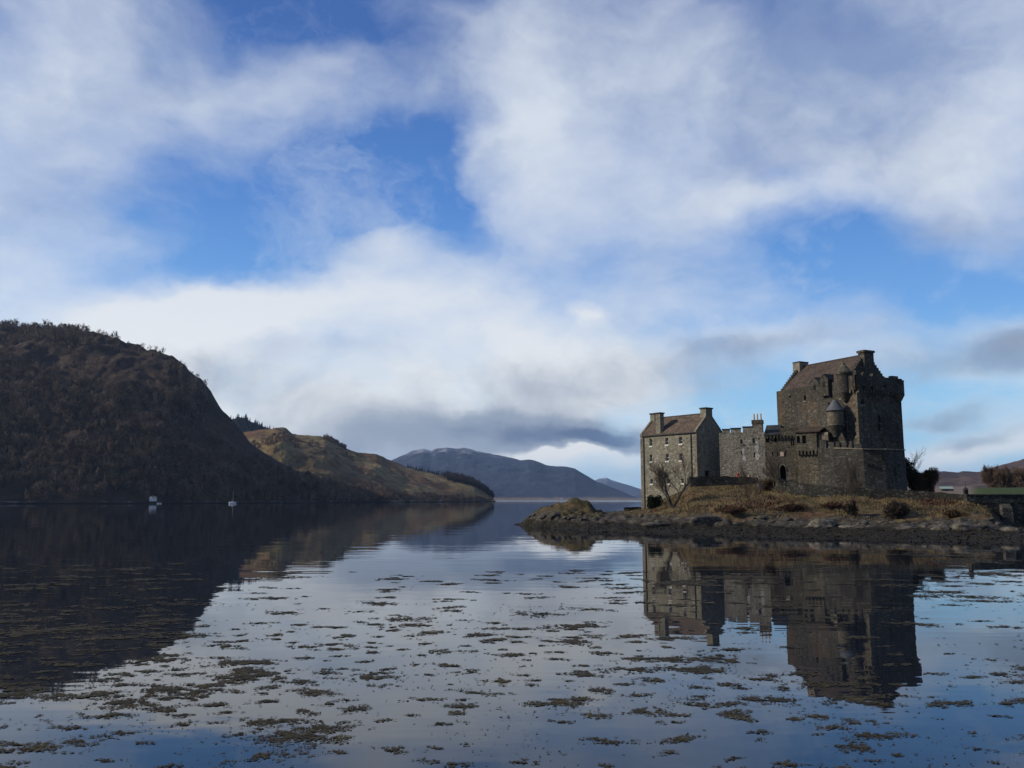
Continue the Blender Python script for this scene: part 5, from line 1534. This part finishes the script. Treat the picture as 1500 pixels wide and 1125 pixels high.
# ------------------------------------------------------------------ grass and seaweed (nobody could count them)
rs = np.random.RandomState(9)
n = 130000
gi = rs.randint(0, len(isl_D) - 1, n); gj = rs.randint(0, len(isl_px) - 1, n)
a, b = rs.rand(n), rs.rand(n)
def samp(A): return A[gi, gj] * (1 - a) * (1 - b) + A[gi + 1, gj] * a * (1 - b) + A[gi, gj + 1] * (1 - a) * b + A[gi + 1, gj + 1] * a * b
gx, gy, gz = samp(isl_X), samp(isl_Y), samp(isl_Z)
gpx = isl_px[gj]
edge = 2.1 + 1.3 * fbm(gx / 2.5 + 40, gy / 2.5, 4)
wallD = np.interp(gpx, [900, 1000, 1012, 1110, 1125, 1138, 1168, 1222, 1275, 1325, 1371, 1422, 1440], [160, 150, 132.6, 131.4, 131, 124.5, 121, 116.2, 113.8, 112.4, 110.4, 107.2, 108])
ok = (gz > edge) & (gy < wallD) & ((gpx > 900) | (fbm(gx / 1.6 + 4, gy / 1.6, 3) > -0.05))
gx, gy, gz = gx[ok], gy[ok], gz[ok]
def blades(x, y, z, hmin, hmax, wd, mat, name, label, cat, seed):
    rs = np.random.RandomState(seed); m = len(x)
    an = rs.uniform(0, 2 * np.pi, m); h = rs.uniform(hmin, hmax, m)
    C = np.stack([x, y, z + h * 0.42], 1)
    U = np.stack([np.cos(an), np.sin(an), 0 * an], 1) * wd * rs.uniform(0.5, 1.2, m)[:, None]
    Vv = np.stack([rs.normal(0.05, 0.35, m), rs.normal(0, 0.35, m), np.ones(m)], 1) * (h * 0.5)[:, None]
    v, f = quads(C, U, Vv)
    return tag(link_mesh(name, v, f, mat), label, cat, None, 'stuff')
br_n = fbm(gx / 6.0 + 11, gy / 4.0 + 2, 4)
isb = (br_n > 0.34) & (gz > 1.9) & (gz < 4.2) & (gx > 20)
grn = (fbm(gx / 4.0 + 60, gy / 4.0, 4) > 0.28) | (gx < 18)
blades(gx[~isb & ~grn], gy[~isb & ~grn], gz[~isb & ~grn], 0.10, 0.34, 0.045, M['dry_grass'], 'dry_grass', 'tawny dead grass covering the castle bank', 'grass', 1)
blades(gx[~isb & grn], gy[~isb & grn], gz[~isb & grn], 0.07, 0.20, 0.045, M['green_grass'], 'moss_grass', 'olive green turf on the point and along the bank', 'grass', 2)
blades(gx[isb], gy[isb], gz[isb], 0.14, 0.42, 0.07, M['bracken'], 'bracken', 'dead red brown bracken on the castle bank', 'bracken', 3)

rs = np.random.RandomState(31)
def weed_patches(np_, Dlo, Dhi, pxlo, pxhi, power, dens, lscale, seed, taken):
    rs = np.random.RandomState(seed)
    cx, cy, cl_ = [], [], []
    for _ in range(np_ * 3):                                   # clumps keep clear water between them
        if len(cx) >= np_: break
        D = Dlo * (Dhi / Dlo) ** (rs.rand() ** power); p = rs.uniform(pxlo, pxhi)
        x = (p - 750) / F * D
        if fbm(np.array(x / 7.0 + 5), np.array(D / 5.0), 3) < rs.uniform(-0.75, 0.25): continue
        L = math.exp(rs.normal(math.log(lscale), 0.5))
        if any(((x - a) / (0.62 * (L + m) + 0.1)) ** 2 + ((D - e) / (0.50 * (L + m) + 0.1)) ** 2 < 1 for a, e, m in taken if abs(D - e) < 4) and rs.rand() > 0.22: continue
        taken.append((x, D, L)); cx.append(x); cy.append(D); cl_.append(L)
    x, y, L = np.array(cx), np.array(cy), np.array(cl_)
    Wd = L * rs.uniform(0.35, 0.85, len(x))
    cnt = np.maximum((L * Wd * dens).astype(int), 8)
    idx = np.repeat(np.arange(len(x)), cnt); N = len(idx)
    th = rs.normal(0, 0.25, len(x))
    rr = rs.rand(N) ** 0.62; aa = rs.uniform(0, 2 * np.pi, N)
    rr = np.where(rs.rand(N) < 0.10, rr * 1.7, rr) * (1 + 0.40 * np.sin(aa * 2 + idx) + 0.30 * np.sin(aa * 5 + idx * 2.3) + 0.15 * np.sin(aa * 11 + idx * 1.3))
    u = rr * np.cos(aa) * L[idx] * 0.6; w = rr * np.sin(aa) * Wd[idx] * 0.6
    # thinned by a fine pattern so that the clumps are ragged
    X = x[idx] + u * np.cos(th[idx]) - w * np.sin(th[idx]); Y = y[idx] + u * np.sin(th[idx]) + w * np.cos(th[idx])
    k = fbm(X / 0.22, Y / 0.16, 3) > -0.12 + 0.25 * (rr - 0.6)
    return X[k], Y[k]
XS, YS = [], []; taken = []
for args in ((170, 13.2, 22, -150, 1650, 1.0, 1400, 0.52, 1), (330, 16, 29, -250, 1150, 0.9, 1100, 0.52, 2), (110, 26, 50, 330, 1150, 0.7, 560, 0.70, 3), (130, 15, 28, -350, 520, 0.9, 1100, 0.62, 4), (70, 34, 75, 1280, 1800, 1.0, 380, 1.2, 5), (240, 23, 55, -600, 290, 0.9, 420, 0.8, 6), (60, 17, 45, 1100, 1700, 0.9, 900, 0.6, 7)):
    X, Y = weed_patches(*args, taken); XS.append(X); YS.append(Y)
# stray scraps between the patches
m = 5000
Ds_ = 13.2 * (34 / 13.2) ** rs.rand(m); xs_ = (rs.uniform(-200, 1650, m) - 750) / F * Ds_
kk = fbm(xs_ / 2.2 + 8, Ds_ / 1.8, 4) > 0.02
XS.append(xs_[kk]); YS.append(Ds_[kk])
X = np.concatenate(XS); Y = np.concatenate(YS)
ok = (Y > 12.8) & (np.array([1.0]) > 0)
px_all = 750 + X / Y * F
ok = ok & (Y < np.interp(px_all, [-500, 700, 900, 1500, 1800], [75, 80, 92, 70, 60]))
X, Y = X[ok], Y[ok]
N = len(X)
if N > 320000:
    k = rs.permutation(N)[:320000]; X, Y = X[k], Y[k]; N = len(X)
an = rs.uniform(0, 2 * np.pi, N)
ln = rs.uniform(0.012, 0.048, N) * np.clip(Y / 20, 0.75, 2.4); wd = ln * rs.uniform(0.25, 0.7, N)
tl = rs.normal(0, 0.06, N)
C = np.stack([X, Y, rs.uniform(0.003, 0.014, N)], 1)
Vv = np.stack([np.cos(an), np.sin(an), tl * 0.6], 1) * ln[:, None]
U = np.stack([-np.sin(an), np.cos(an), rs.normal(0, 0.06, N)], 1) * wd[:, None]
C[:, 2] += np.abs(Vv[:, 2]) + np.abs(U[:, 2])
v, f = quads(C, U, Vv)
tag(link_mesh('floating_seaweed', v, f, M['seaweed']), 'brown seaweed floating in ragged patches on the calm loch', 'seaweed', None, 'stuff')
print('seaweed fragments', N)
# bladder wrack on the tidal flat of the islet
n = 70000
gi = rs.randint(0, len(isl_D) - 1, n); gj = rs.randint(0, len(isl_px) - 1, n); a, b = rs.rand(n), rs.rand(n)
gx, gy, gz = samp(isl_X), samp(isl_Y), samp(isl_Z)
ok = (gz > -0.04) & (gz < 0.95) & (gy < 142)
gx, gy, gz = gx[ok], gy[ok], gz[ok]; N = len(gx)
an = rs.uniform(0, 2 * np.pi, N); ln = rs.uniform(0.05, 0.16, N)
Vv = np.stack([np.cos(an), np.sin(an), rs.normal(0.1, 0.3, N)], 1) * ln[:, None]
U = np.stack([-np.sin(an), np.cos(an), rs.normal(0, 0.3, N)], 1) * (ln * 0.45)[:, None]
v, f = quads(np.stack([gx, gy, gz + 0.05], 1), U, Vv)
tag(link_mesh('tidal_seaweed', v, f, M['wrack']), 'dark wet seaweed covering the tidal flat round the islet', 'seaweed', None, 'stuff')

# ------------------------------------------------------------------ boats and small buildings
def small_house(name, px, D, z0, w, dpt, h, rh, label, cat, wall, roof, plinth=0.0, rot=0.0, windows=()):
    x = xat(px, D, 5)
    t = thing(name, (x, D, z0), label, cat)
    u = np.array([math.cos(rot), math.sin(rot)]); n_ = np.array([u[1], -u[0]])
    o = np.array([x, D]) - u * w / 2 - n_ * 0
    mb = MB(); mb.facade(o, u, n_, w, z0 + plinth, z0 + plinth + h, [(a, b, z0 + plinth + c, z0 + plinth + e) for a, b, c, e in windows], 0.15)
    mb.box(o, u, n_, 0, w, -dpt, -0.16, z0 + plinth, z0 + plinth + h)
    for a_ in (0.0, w - 0.16):
        mb.vprism(o, n_, u, [(0, z0 + plinth + h), (-dpt, z0 + plinth + h), (-dpt / 2, z0 + plinth + h + rh)], a_, a_ + 0.16)
        mb.box(o, u, n_, a_, a_ + 0.16, -0.16, 0, z0 + plinth, z0 + plinth + h)
    mb.build('wall', wall, t)
    r_ = MB()
    for s_, p0 in ((1, 0.0), (-1, -dpt)):
        r_.vprism(o, n_, u, [(p0 + 0.2 * s_, z0 + plinth + h - 0.08), (p0 + 0.2 * s_, z0 + plinth + h + 0.06), (-dpt / 2, z0 + plinth + h + rh + 0.16), (-dpt / 2, z0 + plinth + h + rh + 0.01)], -0.2, w + 0.2)
    r_.build('roof', roof, t)
    for a, b, c, e in windows:
        MB().box(o, u, n_, a, b, -0.19, -0.13, z0 + plinth + c, z0 + plinth + e).build('window', M['glass'], t)
    if plinth:
        MB().box(o, u, n_, -1.2, w + 2.0, -dpt - 1, 0.9, z0 - 2.5, z0 + plinth - 0.004).build('quay', M['dark_wall'], t)
    return t, o, u, n_
bh = small_house('boathouse', 223.3, 862.0, 0.0, 5.8, 5.0, 2.6, 1.9, 'small white boathouse with grey pointed roof at the water edge under the dark hill', 'boathouse', M['white_paint'], M['grey_roof'], 2.5, 0.15, ((1.0, 1.6, 0.9, 1.8), (4.1, 4.7, 0.9, 1.8)))
t, o, u, n_ = bh
MB().prism([tuple(o + u * a - n_ * b) for a, b in ((1.9, 0.6), (3.9, 0.6), (3.9, 2.6), (1.9, 2.6))], 2.5 + 2.7, 2.5 + 5.6, [tuple(o + u * a - n_ * b) for a, b in ((2.5, 1.2), (3.3, 1.2), (3.3, 2.0), (2.5, 2.0))]).build('lantern', M['grey_roof'], t)
small_house('farmhouse', 823.2, 5560.0, zat(731.0, 5560), 13.0, 7.0, 5.0, 4.0, 'tiny white farmhouse on the far shore at the foot of the blue mountain', 'house', M['white_paint'], M['grey_roof'], 0, 0.1, ((2, 3.2, 1, 3), (9, 10.2, 1, 3)))
small_house('shed', 1388.5, 450.0, float(main_z(1388.5, 450.0)) - 0.3, 6.0, 5.0, 1.4, 1.1, 'pale green-roofed shed beyond the path wall between brown bush and gate pillar', 'shed', M['keep_pale'], M['green_roof'], 0, -0.2, ((2, 3.4, 0.4, 1.1),))

def hull_mesh(L, B, H, sheer=0.25, n=14, m=7):
    V = []; 
    for i in range(n + 1):
        s = i / n * 2 - 1
        half = B / 2 * (1 - max(0, s) ** 2.4) * (1 - 0.25 * max(0, -s) ** 2)
        keel = -H * 0.35 * (1 - max(0, s) ** 3)
        top = H * 0.65 + sheer * s * s
        for j in range(2 * m + 1):
            k = j / m - 1
            y = half * math.copysign(abs(k) ** 0.55, k)
            z = keel + (top - keel) * abs(k) ** 1.8
            V.append((s * L / 2, y, z))
    w = 2 * m + 1
    Fc = [(i * w + j, (i + 1) * w + j, (i + 1) * w + j + 1, i * w + j + 1) for i in range(n) for j in range(w - 1)]
    Fc += [(i * w, i * w + w - 1, (i + 1) * w + w - 1, (i + 1) * w) for i in range(n)]
    Fc.append(tuple(range(w)))
    return np.array(V), Fc
def place(V, loc, rot):
    c, s = math.cos(rot), math.sin(rot)
    V = np.asarray(V, float)
    return np.stack([V[:, 0] * c - V[:, 1] * s + loc[0], V[:, 0] * s + V[:, 1] * c + loc[1], V[:, 2] + loc[2]], 1)
bx, bD = xat(341.2, 858.0, 1), 858.0
sb = thing('sailing_boat', (bx, bD, 0.0), 'white sailing boat with a bare mast moored under the dark hillside', 'sailing boat')
rot = 1.05
V, Fc = hull_mesh(8.6, 2.7, 1.7); link_mesh('hull', place(V, (bx, bD, 0.25), rot), Fc, M['white_paint'], sb, True)
du = np.array([math.cos(rot), math.sin(rot)])
MB().box((bx, bD), du, (du[1], -du[0]), -1.6, 1.4, -0.8, 0.8, 1.30, 1.95).build('cabin', M['white_paint'], sb)
ms = MB(); ms.tube((bx, bD, 1.2), (bx, bD, 13.4), 0.10, 0.07, 8); ms.build('mast', M['pale_stone'], sb)
bo = MB(); bo.tube((bx, bD, 2.5), (*(np.array([bx, bD]) - du * 3.4), 2.55), 0.09, 0.08, 8); bo.build('boom', M['pale_stone'], sb)
rg = MB()
for q_ in (4.1, -4.1): rg.tube((bx, bD, 13.2), (*(np.array([bx, bD]) + du * q_), 1.5), 0.02, 0.02, 4)
rg.build('rigging', M['iron'], sb)
dx_, dD = xat(233.5, 856.0, 1), 856.0
rb = thing('rowing_boat', (dx_, dD, 0.0), 'small white rowing boat beside the boathouse quay', 'rowing boat')
V, Fc = hull_mesh(4.4, 1.6, 1.0); link_mesh('hull', place(V, (dx_, dD, 0.15), 0.1), Fc, M['white_paint'], rb, True)
for k in (-0.9, 0.6): MB().box((dx_, dD), (1, 0), (0, -1), k - 0.15, k + 0.15, -0.62, 0.62, 0.82, 0.88).build('thwart', M['old_wood'], rb)

# ------------------------------------------------------------------ people behind the terrace wall
M['skin'] = plain('skin', (0.50, 0.31, 0.23), 0.6, 0.08)
M['red_coat'] = plain('red_coat', (0.52, 0.035, 0.02), 0.7, 0.15)
M['maroon_coat'] = plain('maroon_coat', (0.20, 0.025, 0.03), 0.75, 0.15)
M['navy'] = plain('navy_trousers', (0.02, 0.022, 0.032), 0.8)
M['hair'] = plain('hair', (0.06, 0.035, 0.02), 0.7)
def skin_obj(name, chains, mat, parent, sub=2):
    """chains: lists of (x, y, z, radius); joined where points coincide"""
    bm = bmesh.new(); lay = bm.verts.layers.skin.verify()
    seen = {}
    first = True
    for ch in chains:
        prev = None
        for x, y, z, r in ch:
            key = (round(x, 4), round(y, 4), round(z, 4))
            if key not in seen:
                v = bm.verts.new((x, y, z)); v[lay].radius = (r, r); seen[key] = v
                if first: v[lay].use_root = True; first = False
            v = seen[key]
            if prev is not None and prev is not v: 
                try: bm.edges.new((prev, v))
                except ValueError: pass
            prev = v
    me = bpy.data.meshes.new(name); bm.to_mesh(me); bm.free()
    me.materials.append(mat)
    o = bpy.data.objects.new(name, me); COL.objects.link(o); o.parent = parent
    s = o.modifiers.new('skin', 'SKIN'); s.use_smooth_shade = True
    u = o.modifiers.new('sub', 'SUBSURF'); u.levels = sub; u.render_levels = sub
    return o
def seated_person(loc, face, label, coat, arms_fwd=0.25, hood=False, bow=0.05):
    t = thing('person', loc, label, 'person'); t.rotation_euler = (0, 0, face)
    # seat height 0.45; the body faces -y
    hip, sh_, nk = 0.55, 1.02, 1.12
    body = [[(0, 0, hip, 0.15), (0, 0.01, 0.78, 0.15), (0, -bow * 0.5, sh_, 0.15), (0, -bow, nk, 0.06), (0, -bow - 0.01, 1.20, 0.062), (0, -bow - 0.02, 1.30, 0.105), (0, -bow - 0.01, 1.39, 0.085)]]
    for s in (-1, 1):
        body.append([(0, 0, hip, 0.15), (s * 0.10, -0.05, 0.52, 0.095), (s * 0.12, -0.45, 0.52, 0.075), (s * 0.12, -0.47, 0.28, 0.058), (s * 0.12, -0.46, 0.08, 0.045), (s * 0.13, -0.62, 0.05, 0.042)])
        body.append([(0, -bow * 0.5, sh_, 0.15), (s * 0.20, -bow * 0.5, 1.00, 0.062), (s * 0.25, -0.06, 0.78, 0.048), (s * 0.16, -arms_fwd - 0.05, 0.66, 0.038), (s * 0.10, -arms_fwd - 0.13, 0.66, 0.034), (s * 0.08, -arms_fwd - 0.20, 0.645, 0.024)])
    skin_obj('body', body, M['skin'], t)
    ct = [[(0, 0, hip - 0.02, 0.175), (0, 0.01, 0.78, 0.175), (0, -bow * 0.5, sh_, 0.165), (0, -bow * 0.9, 1.09, 0.09)]]
    for s in (-1, 1):
        ct.append([(0, -bow * 0.5, sh_, 0.165), (s * 0.20, -bow * 0.5, 1.00, 0.085), (s * 0.25, -0.06, 0.78, 0.066), (s * 0.16, -arms_fwd - 0.05, 0.66, 0.055)])
    skin_obj('coat', ct, coat, t)
    tr = [[(0, 0, hip - 0.03, 0.16), (0, 0.01, hip + 0.08, 0.15)]]
    for s in (-1, 1):
        tr.append([(0, 0, hip - 0.03, 0.16), (s * 0.10, -0.05, 0.52, 0.105), (s * 0.12, -0.45, 0.52, 0.088), (s * 0.12, -0.47, 0.28, 0.072), (s * 0.12, -0.46, 0.12, 0.062)])
    skin_obj('trousers', tr, M['navy'], t)
    skin_obj('hood' if hood else 'hair', [[(0, -bow + 0.02, 1.24, 0.085), (0, -bow + 0.025, 1.33, 0.105), (0, -bow + 0.01, 1.40, 0.085)]], coat if hood else M['hair'], t)
    for s in (-1, 1):
        e = MB(); e.cyl((s * 0.035, -bow - 0.118), 0.010, 0.010, 1.30, 1.315, 8)
        o = link_mesh('eye', np.array(e.v) + np.array(wloc(t)), e.f, M['iron'], t)
    nz = MB(); nz.prism([(-0.016, -bow - 0.11), (0.016, -bow - 0.11), (0.0, -bow - 0.15)], 1.255, 1.30, [(-0.006, -bow - 0.11), (0.006, -bow - 0.11), (0, -bow - 0.118)])
    link_mesh('nose', np.array(nz.v) + np.array(wloc(t)), nz.f, M['skin'], t)
    return t
bn_D = 134.6
bz = zat(690.3, bn_D) - 1.46
for px_, lab_, coat_, hd, fc in ((1080.8, 'person in a bright red hooded jacket sitting behind the terrace wall', M['red_coat'], True, 0.3), (1096.6, 'person in a dark maroon jacket sitting behind the terrace wall', M['maroon_coat'], False, -0.4)):
    dz_ = 0.0 if hd else -0.42
    seated_person((xat(px_, bn_D, 8), bn_D, bz + dz_), fc, lab_, coat_, hood=hd)
    bnch = thing('stone_bench', (xat(px_, bn_D, 8), bn_D + 0.1, bz + dz_), 'plain stone block seat under the person in ' + ('bright red' if hd else 'dark maroon'), 'bench')
    MB().box((xat(px_, bn_D, 8), bn_D + 0.15), (1, 0), (0, -1), -0.55, 0.55, -0.25, 0.22, bz + dz_ + 0.32, bz + dz_ + 0.41).build('seat', M['pale_stone'], bnch)
    for s_ in (-0.42, 0.42):
        MB().box((xat(px_, bn_D, 8) + s_, bn_D + 0.15), (1, 0), (0, -1), -0.12, 0.12, -0.2, 0.18, bz + dz_ - 1.2, bz + dz_ + 0.318).build('support', M['dark_wall'], bnch)

# ------------------------------------------------------------------ the air over the loch
def haze():
    m, g = mat_new('haze_air')
    pv = g.new('ShaderNodeVolumePrincipled')
    pv.inputs['Color'].default_value = (0.46, 0.66, 1.0, 1)
    pv.inputs['Density'].default_value = 3.2e-5
    pv.inputs['Anisotropy'].default_value = 0.2
    g.t.links.new(pv.outputs[0], g.new('ShaderNodeOutputMaterial').inputs['Volume'])
    mb = MB(); mb.box((0, 0), (1, 0), (0, 1), -21200.0, 21200.0, -300.0, 22200.0, -4.0, 620.0)
    o = mb.build('haze', m)
    tag(o, 'thin bluish air lying over the loch and hills', 'haze', None, 'stuff')
haze()
